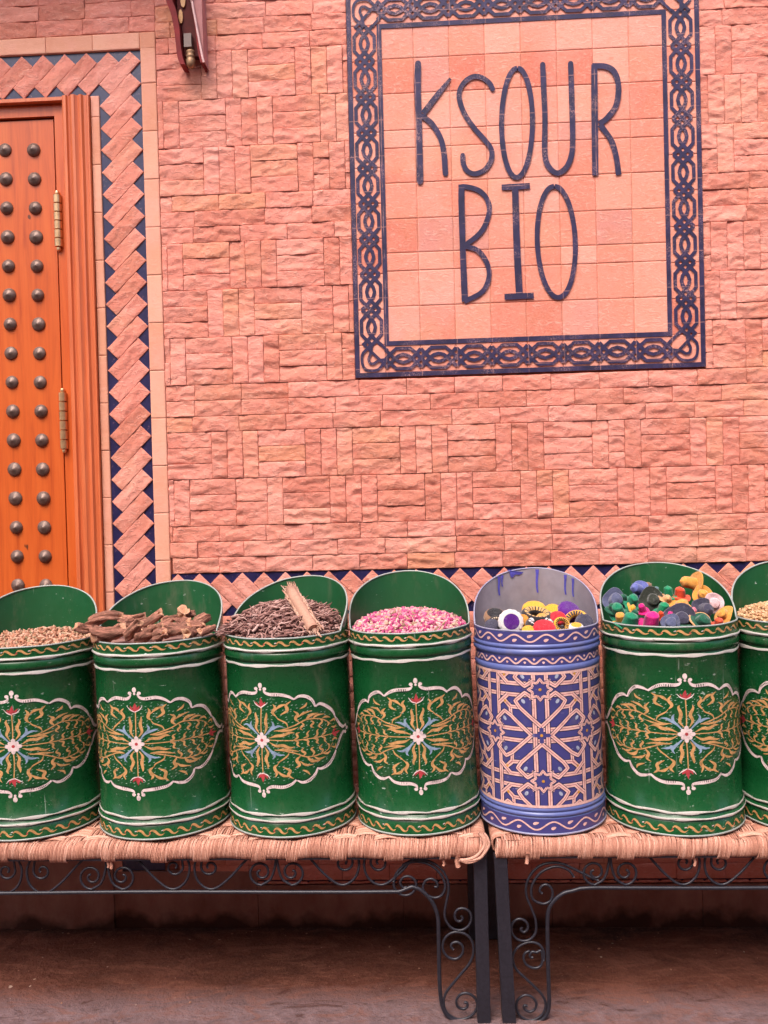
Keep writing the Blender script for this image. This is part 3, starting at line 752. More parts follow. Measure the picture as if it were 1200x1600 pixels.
YB = BF+.024
def SP(pts): return [(W(px, py, YB).x, YB, W(px, py, YB).z) for px, py in pts]
def zc2(x, y): return (660+x/5.4545, 1330+y/5.4545)
def spiral(cx, cy, r0, a0, turns, sgn, n=26, r1=.16):
    """points from the outside (radius r0, angle a0 deg) inward, in photo px about the centre"""
    out = []
    for i in range(n):
        t = i/(n-1); a = rad(a0)+sgn*turns*2*PI*t; r = r0*(1-t*(1-r1))
        out.append((cx+r*math.cos(a), cy+r*math.sin(a)))
    return out
XS = W(763, 1345, BF).x
XL0 = XS-.001; XR0 = W(771, 1345, BF).x
bl, BLf = bench(-1.72, XL0, 'left rope-topped iron bench carrying four green tubs and ending in a looped cord corner', 3, 0, .00)
br, BRf = bench(XR0, 1.72, 'right rope-topped iron bench carrying the blue tub and two green tubs', 8, .028, 0)
def iron(name, paths, Lf, par, r, n=8):
    mb = MB()
    for p in paths:
        P3 = SP(p) if len(p[0]) == 2 else p
        mb.tube(P3, r, n)
    return Lf(mb.build(name, IRON, par))
def railpts(z, xa, xb, k=12): return [(x, YB, z+.0012*math.sin(x*7)) for x in np.linspace(xa, xb, k)]
zr = W(300, 1394, YB).z
# left bench apron rail and down-turn
tail = catmull([zc2(*p) for p in ((-90, 302), (-30, 322), (30, 368), (82, 430), (118, 510), (135, 600), (140, 800), (143, 1000), (150, 1180), (165, 1300), (200, 1385), (260, 1435), (350, 1456), (470, 1462))], 6)
t3 = SP(tail); z_end = t3[0][2]
iron('apron_rail', [[tuple(p) for p in railpts(zr, -1.5, t3[0][0]-.03)]+t3], BLf, bl, .0048)
def small_pair(jx, py, L): # two small curls touching at jx
    out = []
    for s in (-1, 1):
        sp = spiral(jx+s*24, py, 20, 90, 1.45, -s, 30)
        st_ = catmull([(jx+s*1, py-34), (jx+s*2, py-12), (jx+s*9, py+10)]+[sp[0]], 5)
        out.append([tuple(p) for p in st_[:-1]]+sp)
    return out
def large_pair(jx, py, L):
    out = []
    for s in (-1, 1):
        sp = spiral(jx+s*29, py-5, 27, 90, .62, s, 18, .72)
        # outer sweep from joint round the bottom and up to the far side
        a = catmull([(jx+s*12, py-34), (jx+s*4, py-14), (jx+s*8, py+8), (jx+s*22, py+21), (jx+s*38, py+21), (jx+s*60, py+4), (jx+s*80, py-18), (jx+s*98, py-36)], 6)
        b = spiral(jx+s*30, py-10, 15, -70 if s < 0 else 250, 1.2, -s, 24, .2)
        out += [[tuple(q) for q in a], [(jx+s*17, py-34)]+b[0:0]+[tuple(q) for q in spiral(jx+s*28, py-12, 14, 180 if s > 0 else 0, 1.1, -s, 22, .22)]]
    return out
def railY(px): return W2px(px)
def rail_py(x, base): return base
sc = []
def line_y(px): return 1399-(px/600)*15   # left rail in the photograph
for k, jx in enumerate([38, 167, 300, 432, 565]):
    f_ = large_pair if k % 2 == 0 else small_pair
    sc += f_(jx, line_y(jx)-25, None)
iron('apron_scroll', sc, BLf, bl, .0031, 6)
# continuing out of frame
mirr = []
for k in range(1, 4):
    for p in (large_pair if k % 2 == 0 else small_pair)(38-131*k, line_y(38-131*k)-25, None): mirr.append(p)
iron('apron_scroll', mirr, BLf, bl, .0031, 5)
# bracket scrolls, left bench
def P2(l): return [zc2(*p) for p in l]
A = P2([(-170, 120), (-100, 85), (0, 75), (90, 100), (170, 165), (215, 250), (222, 340), (205, 430), (190, 520), (200, 590), (250, 655), (325, 674), (390, 640), (418, 575), (400, 515), (350, 488), (300, 498), (277, 540), (287, 585), (320, 598), (342, 575), (332, 553)])
A2 = P2([(-245, 260), (-215, 180), (-140, 110), (-50, 90), (60, 115), (150, 190), (195, 290), (170, 370), (105, 397), (35, 370), (5, 310), (30, 250), (80, 236), (120, 262), (128, 300), (100, 305)])
A3 = P2([(-245, 260), (-235, 320), (-180, 370), (-110, 370), (-60, 320), (-60, 255), (-110, 215), (-165, 225), (-190, 270), (-165, 310), (-130, 305)])
B = P2([(265, 838), (245, 815), (255, 785), (300, 775), (340, 805), (345, 860), (310, 908), (255, 918), (200, 885), (172, 820), (190, 745), (245, 698), (310, 690), (380, 715), (425, 775), (435, 860), (405, 950), (330, 1045), (250, 1140), (200, 1210), (182, 1290), (205, 1370), (270, 1422), (340, 1433), (420, 1400), (466, 1330), (450, 1255), (390, 1212), (330, 1218), (292, 1265), (298, 1320), (345, 1345), (383, 1325), (378, 1292), (355, 1290)])
iron('bracket_scroll', [catmull(q, 5) for q in (A, A2, A3, B)], BLf, bl, .0032, 6)
# right bench
t2 = catmull([zc2(*p) for p in ((1345, 318), (1280, 338), (1210, 355), (1150, 395), (1100, 450), (1072, 520), (1066, 620), (1068, 800), (1072, 1000), (1078, 1180), (1080, 1300), (1065, 1380), (1020, 1435), (960, 1455), (790, 1462))], 6)
t4 = SP(t2)
zr2 = W(1050, 1387, YB).z
iron('apron_rail', [[tuple(p) for p in railpts(zr2, 1.5, t4[0][0]+.03)]+t4], BRf, br, .0048)
def line2(px): return 1389-(px-900)/300*7
sc = []
for k, jx in enumerate([953, 1097, 1235, 1370, 1505]):
    f_ = small_pair if k % 2 == 0 else large_pair
    sc += f_(jx, line2(jx)-25, None)
iron('apron_scroll', sc, BRf, br, .0031, 6)
A = P2([(1500, 250), (1400, 205), (1290, 150), (1200, 110), (1110, 98), (1010, 120), (930, 190), (885, 290), (890, 390), (930, 490), (965, 590), (965, 690), (920, 750), (860, 765), (800, 745), (762, 690), (765, 620), (810, 580), (860, 585), (895, 620), (895, 665), (865, 690), (838, 670), (850, 650)])
A2 = P2([(1165, 245), (1130, 235), (1140, 205), (1190, 205), (1222, 250), (1215, 300), (1165, 330), (1115, 310), (1095, 280), (1060, 280), (1015, 300), (1010, 345), (1030, 350)])
A3 = P2([(1290, 220), (1250, 165), (1170, 132), (1090, 140), (1000, 190), (935, 290), (930, 380), (960, 425), (1030, 448), (1090, 425), (1110, 370), (1100, 320), (1060, 285), (1015, 300), (1000, 340), (1020, 360)])
B = P2([(945, 905), (925, 905), (915, 885), (935, 858), (975, 862), (1010, 850), (1025, 930), (1000, 985), (940, 995), (885, 965), (862, 915), (875, 870), (915, 850)])
B2 = P2([(1035, 930), (1035, 860), (1000, 800), (935, 775), (860, 790), (795, 840), (770, 910), (795, 1000), (870, 1075), (950, 1150), (1020, 1225), (1050, 1300), (1030, 1380), (970, 1430), (900, 1440), (830, 1400), (800, 1330), (815, 1265), (870, 1228), (930, 1240), (970, 1290), (960, 1345), (915, 1368), (870, 1345), (868, 1315), (895, 1320)])
iron('bracket_scroll', [catmull(q, 5) for q in (A, A3, B, B2)], BRf, br, .0032, 6)
# looped cords at the corner of the left bench
mb = MB()
for off, rr in (((0, 0), .0036), ((7, 2), .0036), ((3, 5), .003)):
    q = [(748+off[0], 1301), (754+off[0], 1309), (757+off[0], 1320), (752+off[0]*.8, 1330+off[1]), (742+off[0], 1339+off[1]), (730, 1343+off[1]), (718, 1344)]
    P = [tuple(W(a, b_, BF-.004-.002*i)) for i, (a, b_) in enumerate(q)]
    mb.tube(catmull(P, 5), rr, 7, 0, .85)
mb.tube([tuple(W(716, 1338, BF-.002)), tuple(W(714, 1346, BF-.005)), tuple(W(716, 1354, BF-.003))], .006, 7, 0, .3)
BLf(mb.build('binding_cord', ROPE, bl))
mb = MB(); mb.tube([tuple(W(824, 1334, BF-.002)), tuple(W(824, 1342, BF-.004)), tuple(W(823, 1349, BF-.003))], .0042, 7, 0, .5)
BRf(mb.build('binding_cord', ROPE, br))

# ------------------------------------------------------------ tubs
R0, H0 = .152, .479
def cyl(u, v, lift, R=R0):
    t = u/R; return ((R+lift)*math.sin(t), -(R+lift)*math.cos(t), v)
def scoop(phi):       # extra height, phi measured from the back
    x = abs(phi)*.93
    return .122*max(0, math.cos(min(x, PI/2)))**.72
def tub_shell(root, paint, inner, edge, blue=False):
    R = R0
    if not blue:
        prof = [(R-.03, .0012), (R+.0015, .0012), (R+.004, .003), (R+.0035, .006), (R+.0025, .033), (R+.001, .0345), (R+.0005, .036), (R+.0045, .038), (R+.006, .041), (R+.0045, .0445), (R+.0003, .0465), (R-.001, .049), (R+.0005, .051), (R+.003, .0535), (R+.003, .057), (R, .060), (R, .12), (R, .25), (R, .36), (R, .410), (R+.0015, .4125), (R+.0015, .4165), (R-.0015, .4195), (R-.0015, .4215), (R+.0025, .424), (R+.0035, .430), (R+.003, .441), (R+.001, .4435), (R+.0015, .4455), (R+.005, .448), (R+.0055, .4505), (R+.003, .454), (R+.001, .4555), (R+.001, H0)]
    else:
        prof = [(R-.03, .0012), (R+.0015, .0012), (R+.004, .003), (R+.003, .006), (R+.002, .040), (R+.0005, .042), (R+.004, .045), (R+.005, .048), (R+.003, .052), (R+.0, .054), (R+.003, .057), (R+.0032, .061), (R, .064), (R, .12), (R, .25), (R, .382), (R+.002, .385), (R+.003, .391), (R+.001, .397), (R-.0005, .398), (R-.0005, .420), (R+.0, .421), (R+.004, .425), (R+.005, .430), (R+.003, .435), (R+.0005, .4365), (R+.003, .439), (R+.0045, .442), (R+.003, .446), (R+.0005, .448), (R+.001, H0)]
    mb = MB(); mb.lathe(prof, 120); o = mb.build('body', paint, root); sharp(o, 50)
    # scooped back: outer and inner skins
    ph = np.linspace(-rad(97), rad(97), 81); mb = MB(); Go, Gi = [], []
    for p in ph:
        t = PI+p; h = scoop(p); bump = .0015*math.sin(p*3)
        Go.append([((R+.001+bump*k)*math.sin(t), -(R+.001+bump*k)*math.cos(t), H0+h*k) for k in np.linspace(0, 1, 8)])
    mb.grid(Go, 0)
    mb.build('back_panel', paint, root)
    mb = MB(); Gi = []
    for t in np.linspace(0, 2*PI, 121)[:-1]:
        p = (t-PI+PI) % (2*PI)-PI; p = t-PI; h = scoop(p)
        bump = .0015*math.sin(p*3)
        Gi.append([((R-.001)*math.sin(t), -(R-.001)*math.cos(t), z_) for z_ in (.30, .40, H0)]+[((R-.001+bump*k)*math.sin(t), -(R-.001+bump*k)*math.cos(t), H0+h*k+.0001) for k in np.linspace(.1, 1, 8)])
    mb.grid(Gi, 0, closeu=True); mb.build('inner_lining', inner, root)
    mb = MB(); P = []
    for t in np.linspace(0, 2*PI, 161)[:-1]:
        P.append((R*math.sin(t), -R*math.cos(t), H0+scoop(t-PI)+.0003*math.sin(t*9)))
    mb.tube(P, .0021, 7, 0, close=True); mb.build('rim_edge', edge, root)
    mb = MB(); 
    for r_, z_ in ((R+.0048, .002),): mb.lathe([(r_-.003, z_-.002), (r_-.0003, z_-.0012), (r_+.0006, z_+.001), (r_-.0002, z_+.003), (r_-.003, z_+.0035)], 96)
    mb.build('base_edge', edge, root)
def stripe(mb, z0, z1, dr, mi, wob=.0006, seed_=0):
    n_ = 140; P = []
    for i in range(n_):
        t = 2*PI*i/n_; a = wob*math.sin(t*7+seed_)+wob*.6*math.sin(t*17+seed_*2); b = wob*math.sin(t*11+2+seed_)
        mid = (z0+z1)/2
        P.append([(( R0+dr_)*math.sin(t), -(R0+dr_)*math.cos(t), z_) for z_, dr_ in ((z0+a, dr[0]), (mid, dr[1]), (z1+b, dr[2]))])
    mb.grid(P, mi, closeu=True)
def green_tub(sd_=0):
    root = empty('green_spice_tub', (0, 0, 0), 'x', 'spice tub', 'painted metal tubs standing in a row on the benches')
    tub_shell(root, GREEN, GREENIN, EDGE)
    for a_ in ((.446, .4535, (.0028, .0060, .0042), 0, .0009, 1), (.4115, .4175, (.0016, .0021, .0016), 0, .0012, 2), (.0525, .0585, (.0026, .0036, .0026), 0, .0012, 3), (.0385, .0438, (.0052, .0067, .0056), 0, .0008, 4)):
        mb = MB(); stripe(mb, *a_[:5], a_[5]+sd_*1.7); mb.build('white_stripe', WHITEP, root)
    # small scroll leaves round the neck and the foot
    L = [0.0005]
    def mpn(dr): return lambda u, v, l: cyl(u, v, dr+l)
    for zc, dr, am, ph0 in ((.4665, .0013, .0062, 0), (.0185, .0033, .0085, .3)):
        mb = MB(); n_ = 32; C = 2*PI*R0/n_; rr = random.Random(int(zc*1000)+sd_*7); mpp = mpn(dr)
        for k in range(n_):
            u0 = (k+ph0)*C; j = lambda s=.0012: rr.uniform(-s, s)
            pts = catmull([(u0-C*.52+j(), zc+am*.15+j()), (u0-C*.34, zc+am*.72), (u0-C*.10, zc+am*.35+j()*.6), (u0+C*.10, zc-am*.45), (u0+C*.32, zc-am*.75), (u0+C*.56+j(), zc-am*.3+j())], 4)
            w = np.interp(np.linspace(0, 1, len(pts)), [0, .3, .6, .8, 1], [.0012, .0058, .0052, .0034, .0008])
            L[0] += 1e-6
            ribbon(mb, pts, w, mpp, .0003+L[0]-.0005, 0)
            if k % 3 == 0: blob(mb, (u0+C*.48, zc-am*.1+j()), .0022, .0022, 0, mpp, .0003, 1, 7)
            if k % 3 == 1: blob(mb, (u0+C*.40, zc+am*.5+j()), .0032, .0012, .3, mpp, .0003, 2, 7)
        mb.build('scroll_border', [P_OR, P_RED, P_WHITE], root)
    # medallion
    mb = MB(); zc = .235; li = [.00035]
    def mpm(u, v, l): return cyl(u, v, l)
    D = rad(1)*R0
    def stroke(pts, w, mi, both=True, k=5, quad=True, wk=None):
        rr = random.Random(len(mb.F)+sd_*13)
        for sx in (1, -1) if quad else (1,):
            for sz in (1, -1) if both else (1,):
                j = lambda: rr.uniform(-.0014, .0014)
                P = catmull([(sx*a*D+j(), zc+sz*b*.001+j()) for a, b in pts], k)
                ww = w if np.isscalar(w) else np.interp(np.linspace(0, 1, len(P)), np.linspace(0, 1, len(w)), w)
                li[0] += 2e-6; ribbon(mb, P, ww, mpm, li[0], mi)
    W_, O_, RD, BL, DS, DK = range(6)
    # dark fields under outline
    for seg in ([(3.0, 121), (4.5, 115), (9, 111), (18, 111), (25, 106), (30, 97)], [(30, 97), (35, 103), (41, 101), (46.5, 90), (49, 75)], [(49, 75), (54, 78), (61, 71), (67, 55), (70, 42)], [(70, 42), (73.5, 30), (77, 15), (82, 6), (85, 8)]):
        wv = [.003, .0066, .0080, .007, .0042]
        stroke([(a+.7, b-2.2) for a, b in seg], [x*1.05 for x in wv], DK); stroke(seg, wv, W_)
    for (a, b, rx, ry) in ((0, 132, .0052, .0068), (4.2, 124, .0048, .0042), (0, 122.5, .003, .003), (86, 8, .004, .0045), (89, 0, .0055, .0045)):
        for sx in ((1, -1) if a else (1,)):
            for sz in ((1, -1) if b else (1,)):
                li[0] += 2e-6; blob(mb, (sx*a*D, zc+sz*b*.001), rx, ry, 0, mpm, li[0], W_, 10)
    lf = [.001, .0062, .0078, .0054, .0009]; lfs = [.0008, .0044, .0054, .0036, .0007]
    st_w = [.0016, .0022, .0024, .0022, .0016]
    # vertical stem, tulip, flanking leaves
    stroke([(0, 8), (0, 40), (0, 80)], .0026, O_, quad=False)
    stroke([(2.2, 16), (5.2, 30), (3.8, 45), (5.4, 60), (5.0, 67)], lf, O_)
    stroke([(0, 80), (0, 90), (0, 101)], [.003, .010, .0008], RD, quad=False); stroke([(0, 80), (2.8, 86), (4.6, 93)], [.003, .0062, .0008], RD); stroke([(0, 79), (4.2, 84), (7, 92)], [.002, .0028, .0008], W_)
    # diagonal blue trumpets
    stroke([(3, 10), (7, 21), (11, 31)], [.0025, .0045, .0085], BL); stroke([(10.5, 29), (11, 39), (9.5, 45)], [.007, .005, .001], BL); stroke([(10.5, 29), (15.5, 34), (20, 34)], [.007, .005, .001], BL)
    # horizontal stem and leaf pairs
    stroke([(5, 0), (30, 0), (66, 0)], .0024, O_, both=False)
    stroke([(7, 5), (13, 12), (19, 12), (25, 17), (29, 16)], lf, O_)
    for x in (32, 41, 50, 58): stroke([(x-4, 1), (x, 6), (x-.5, 13), (x+2, 18)], lfs, O_)
    stroke([(66, 0), (70, 0), (76, 0)], [.003, .0085, .0008], RD, both=False); stroke([(66, 0), (69, 6), (72, 9)], [.003, .006, .0008], RD)
    # lower/upper branch scroll
    stroke([(12, 22), (20, 26), (30, 34), (40, 45), (52, 44), (60, 36), (66, 22)], [.0018, .0026, .003, .003, .0026, .002, .001], O_, k=6)
    stroke([(13, 22), (20, 22), (27, 24), (33, 28)], lfs, O_)
    stroke([(24, 30), (22, 40), (16, 50), (14, 57)], [.001, .004, .003, .001], O_)
    stroke([(34, 39), (31, 50), (33, 60), (29, 68)], lf, O_); stroke([(33, 52), (38, 62), (46, 66)], [.001, .0062, .001], O_)
    stroke([(14, 56), (11, 66), (13, 78), (11, 88)], lf, O_); stroke([(13, 72), (18, 84), (25, 88)], [.001, .007, .001], O_); stroke([(18, 62), (24, 72), (23, 84), (27, 93)], lf, O_)
    stroke([(40, 45), (44, 56), (52, 58)], lf, O_); stroke([(46, 46), (51, 53), (58, 52)], lfs, O_); stroke([(55, 42), (60, 46), (64, 40)], lfs, O_)
    stroke([(44, 44), (47, 36), (44, 28), (47, 23)], lfs, O_); stroke([(53, 43), (55, 34), (52, 26), (55, 20)], lfs, O_); stroke([(61, 34), (62, 26), (60, 20)], lfs, O_)
    stroke([(36, 42), (38, 34), (35, 27), (37, 22)], lfs, O_); stroke([(35, 74), (40, 80), (42, 88)], lfs, O_); stroke([(64, 30), (69, 34), (70, 26)], lfs, O_)
    stroke([(65, 18), (69, 14), (72, 18)], lfs, O_)
    # eight-petalled flower
    for i in range(8):
        a = i*PI/4; r_ = .0175 if i % 2 == 0 else .014
        li[0] += 2e-6; blob(mb, (math.cos(a)*r_*.62, zc+math.sin(a)*r_*.62), r_*.50, .0048, a, mpm, li[0], W_, 10, -.3)
    blob(mb, (0, zc), .0062, .0062, 0, mpm, li[0]+4e-6, W_, 10); blob(mb, (0, zc), .0040, .0040, 0, mpm, li[0]+8e-6, RD, 9)
    # pale ticks between the leaves
    rr = random.Random(4+sd_); top = lambda d: np.interp(d, [0, 10, 22, 30, 36, 42, 49, 56, 64, 70, 76], [112, 104, 104, 90, 94, 90, 68, 68, 55, 36, 8])
    for a in np.arange(-74, 75, 4.4):
        for b in np.arange(-104, 105, 8.5):
            u, v = a+rr.uniform(-1.2, 1.2), b+rr.uniform(-2.5, 2.5)
            if abs(v) > top(abs(u))-5 or rr.random() < .12: continue
            ribbon(mb, [(u*D, zc+v*.001), (u*D+.0022, zc+v*.001+.0007), (u*D+.0042, zc+v*.001+.0012)], [.0006, .0012, .0004], mpm, .0003, DS)
    mb.build('painted_medallion', [P_WHITE, P_OR, P_RED, P_BLUE, P_GRN, P_DK], root, False)
    return root
def blue_tub():
    root = empty('blue_spice_tub', (0, 0, 0), 'x', 'spice tub', 'painted metal tubs standing in a row on the benches')
    tub_shell(root, BLUE, GALV, EDGEB, True)
    mb = MB(); n_ = 130
    for z0, z1, dr in ((.0635, .383, .0004), (.399, .4195, .0001), (.449, .4765, .0016), (.007, .0395, .0034)):
        P = [[((R0+dr)*math.sin(t), -(R0+dr)*math.cos(t), z_) for z_ in (z0, z1)] for t in np.arange(n_)*2*PI/n_]; mb.grid(P, 0, closeu=True)
    mb.build('deep_blue_field', BLUED, root)
    # lattice of interlaced ribbons
    mb = MB(); a = .1075; zc = .235; li = [.0007]; zlo, zhi = .066, .380
    nc = round(2*PI*R0/a/2)*2; au = 2*PI*R0/nc
    segs = set()
    d = .125
    base = [[(d, .04), (d, .80)], [(.0, .19), (.41, .60), (.62, .61)], [(d, .80), (.30, .93), (.50, .74), (.41, .60)], [(.62, .61), (.74, .74)], [(.22, .80), (.12, .88)]]
    strokes = []
    def add(P): strokes.append(P)
    for cu in range(-nc//2, nc//2+1):
        for cv in range(-2, 3):
            if (cu+cv) % 2 == 0 and (cu % 2 == 0):
                for P in base:
                    for sx in (1, -1):
                        for sz in (1, -1):
                            for sw in (0, 1):
                                Q = [((y, x) if sw else (x, y)) for x, y in P]
                                add([(cu+sx*x, cv+sz*y) for x, y in Q])
            elif (cu+cv) % 2 == 0:   # crossings between the stars
                for s_ in (1, -1):
                    add([(cu+s_*d, cv-.82), (cu+s_*d, cv+.82)]); add([(cu-.82, cv+s_*d), (cu+.82, cv+s_*d)])
                    for t_ in (1, -1): add([(cu+s_*.34, cv+t_*.14), (cu+s_*.14, cv+t_*.34)])
            else:
                for i in range(8):
                    t0 = i*PI/4+PI/8; t1 = i*PI/4; r1, r2 = .15, .235
                    add([(cu+r1*math.cos(t0-PI/4), cv+r1*math.sin(t0-PI/4)), (cu+r2*math.cos(t1), cv+r2*math.sin(t1)), (cu+r1*math.cos(t0), cv+r1*math.sin(t0))])
    seen = set(); uq = []
    for P in strokes:
        key = tuple(sorted([tuple(np.round(P[0], 2)), tuple(np.round(P[-1], 2))]))+(len(P),)
        if key in seen: continue
        seen.add(key); uq.append(P)
    strokes = uq
    def klass(P):
        if len(P) == 4: return 3
        if len(P) == 3: return 4 if math.dist(P[0], P[-1]) < .3 else 2
        dx, dy = abs(P[1][0]-P[0][0]), abs(P[1][1]-P[0][1])
        return 0 if dy < .02 else (1 if dx < .02 else 2)
    mpb = lambda u, v, l: cyl(u, min(max(v, zlo), zhi), l)
    for P in strokes:
        Q = [(x*au, zc+y*a) for x, y in P]
        if min(q[1] for q in Q) > zhi or max(q[1] for q in Q) < zlo: continue
        den = []
        for p, q in zip(Q[:-1], Q[1:]):
            n2 = max(2, int(math.dist(p, q)/.003)); den += [(p[0]+(q[0]-p[0])*i/n2, p[1]+(q[1]-p[1])*i/n2) for i in range(n2)]
        den.append(Q[-1])
        if abs((den[0][0]+den[-1][0])/2) > PI*R0*1.02: continue
        w = .0094 if len(P) < 3 else .0086
        if len(P) == 3 and math.dist(Q[0], Q[-1]) < .04: w = .0055
        lv = .0006+klass(P)*1.2e-4
        ribbon(mb, den, w*1.38, mpb, lv, 2); ribbon(mb, den, w, mpb, lv+3.5e-5, 0); ribbon(mb, den, w*.16, mpb, lv+7e-5, 1)
    Lt = .0006+6e-4
    for cu in range(-nc//2, nc//2):
        for cv in (-1, 0, 1):
            if cv and cu % 2 and False: continue
            blob(mb, (cu*au, zc+cv*a), .0036, .0036, 0, mpb, Lt, 3, 9) if (cu % 2 == 0 or cv == 0) else None
            if cu % 2 == 0 and cv == 0:
                for sx in (1, -1):
                    for sz in (1, -1):
                        for x, y, m_ in ((.72, .72, 3), (.335, .74, 4), (.74, .335, 4), (.72, 1.30, 3), (.335, 1.28, 4)):
                            blob(mb, ((cu+sx*x)*au, zc+sz*y*a), .0034 if m_ == 3 else .0062, .0034 if m_ == 3 else .0040, sx*sz*.9, mpb, Lt, m_, 8)
    for z_, w in ((.380, .006), (.0675, .006)):
        P = [(t*R0, z_) for t in np.linspace(-PI, PI, 120)]
        ribbon(mb, P, w, lambda u, v, l: cyl(u, v, l), Lt+2e-5, 0); 
    mb.build('lattice_ornament', [P_PINK, P_LINE, P_NAVY, P_YEL, P_LB], root, False)
    for zc_, dr, am, n_, w in ((.4625, .0019, .0085, 13, .0038), (.409, .0004, .0062, 22, .0040), (.0235, .0037, .0095, 12, .0036)):
        mb = MB(); C = 2*PI*R0/n_; mpp = lambda u, v, l: cyl(u, v, dr+l)
        P = [(t*C, zc_+am*math.sin(2*PI*t)) for t in np.linspace(0, n_, n_*14+1)]
        ribbon(mb, P, w, mpp, .0003, 0)
        for k in range(n_):
            blob(mb, ((k+.25)*C, zc_-am*.55), .0062 if am > .007 else .003, .0036 if am > .007 else .0028, .35, mpp, .0003, 0, 9, .4)
            blob(mb, ((k+.75)*C, zc_+am*.62), .0075 if am > .007 else .003, .0034 if am > .007 else .0028, .3, mpp, .0003, 0, 9, .4)
        mb.build('wave_border', P_PINK, root, False)
    for dphi, ln, w in ((-.62, .05, .007), (-.55, .03, .005), (.10, .062, .006), (-.30, .01, .03), (.62, .052, .006), (.78, .048, .006)):
        mb = MB(); t = PI-dphi; h = scoop(dphi); P = [((R0-.0025)*(t)+.004*s_*math.sin(3*s_), H0+h-.003-ln*s_) for s_ in np.linspace(0, 1, 9)]
        ribbon(mb, P, np.interp(np.linspace(0, 1, 9), [0, .3, 1], [w*1.6, w, w*.7]), lambda u, v, l: ((R0-.0030)*math.sin(u/(R0-.0025)), -(R0-.0030)*math.cos(u/(R0-.0025)), v), 0, 0)
        mb.build('paint_drip', P_DRIP, root, False)
    return root

TY_ = -.300
TUBS = []  # (axis px, scale r, scale z, rot, lean)
spec = [(57, 1.05, .965, 7, -.4), (257, 1.045, .975, -6, -.8), (455, 1.015, .985, -17, -.6), (649, .985, .998, 4, -1.6), (843, .995, .998, -5, -.8), (1048, 1.05, 1.01, -3, -.7), (1259, 1.07, 1.01, -12, -.5)]
labels = ['green tub of pale seeds at the left edge, in front of the door',
          'green tub filled with chunky wooden sticks, second from the left',
          'green tub heaped with tangled dry roots and a twig bundle',
          'green tub filled with pink dried rosebuds',
          'violet blue tub painted with a pink star lattice, bare metal inside',
          'green tub heaped with small colourful crocheted hats',
          'green tub of golden brown grains, cut off by the right edge']
btub = blue_tub()
for i, (ax, sr, sz, rz, ln) in enumerate(spec):
    if i == 4: o = btub
    else: o = green_tub(i)
    p = W(ax, 1150, TY_); yo = -.003*(sr-1)*20
    zb = BT+.004
    # axis passes the surveyed point at mid height
    mid = p.z-zb
    xb = p.x-math.tan(rad(ln))*mid
    o.location = (xb, TY_-(sr-1)*.10, zb)
    o.rotation_euler = (Matrix.Rotation(rad(ln), 3, 'Y') @ Matrix.Rotation(rad(rz), 3, 'Z')).to_euler()
    o.scale = (sr, sr, sz); tag(o, labels[i])
    TUBS.append(o)
bpy.context.view_layer.update()
def rimc(i):
    """centre of tub i at rim height in world space and its radius"""
    sr = spec[i][1]; q = Matrix.LocRotScale(TUBS[i].location, TUBS[i].rotation_euler, TUBS[i].scale) @ Vector((0, 0, H0)); return q, R0*sr

# ------------------------------------------------------------ contents
def mound(c, R, h, x, y):
    r2 = ((x-c.x)**2+(y-c.y)**2)/R**2
    return c.z-.012+h*max(0, 1-r2)**.7+.012*((y-c.y)/R)
def m_rnd(name, stops, rough=.8, sc=200, bump=.4, interp='LINEAR', sheen=None):
    n = NT(name); r = n.attr(); c = n.coord(); col = n.ramp(r, stops, interp); f = n.noise(c, sc, 4, .7)
    col = n.mix(n.math('MULTIPLY', thr(n, f, .4, .7), .35), col, tuple(x*.35 for x in stops[0][1]))
    return n.set(col, rough, 0, n.bump(f, bump, .001), .25, None, sheen)
ROSE = m_rnd('dried_rose', [(0, (.36, .035, .13)), (.3, (.52, .10, .23)), (.55, (.64, .27, .33)), (.8, (.72, .47, .40)), (.93, (.45, .30, .18)), (1, (.24, .15, .10))])
SEED = m_rnd('pale_seed_husks', [(0, (.30, .12, .07)), (.4, (.50, .24, .15)), (.8, (.62, .37, .27)), (1, (.26, .22, .12))])
GRAIN = m_rnd('golden_grain', [(0, (.36, .20, .10)), (.4, (.60, .36, .18)), (.8, (.72, .48, .30)), (1, (.46, .22, .12))])
ROOT = m_rnd('dry_root', [(0, (.13, .055, .05)), (.4, (.28, .14, .12)), (.75, (.42, .24, .21)), (1, (.56, .36, .32))], .9)
def elong(rr, L, r, kind):
    """small ellipsoid / husk in local space"""
    n1, n2 = 5, 6; V = []
    for i in range(n1):
        t = i/(n1-1); rad_ = r*math.sin(PI*(.06+.88*t))**(.8) * (1 if kind != 'bud' else (1.15-.5*t))
        for j in range(n2):
            a = 2*PI*j/n2; V.append((rad_*math.cos(a), rad_*math.sin(a)*.8, L*(t-.5)))
    f = [(i*n2+j, i*n2+(j+1) % n2, (i+1)*n2+(j+1) % n2, (i+1)*n2+j) for i in range(n1-1) for j in range(n2)]
    f += [tuple(range(n2-1, -1, -1)), tuple(range((n1-1)*n2, n1*n2))]
    return npx(V), f
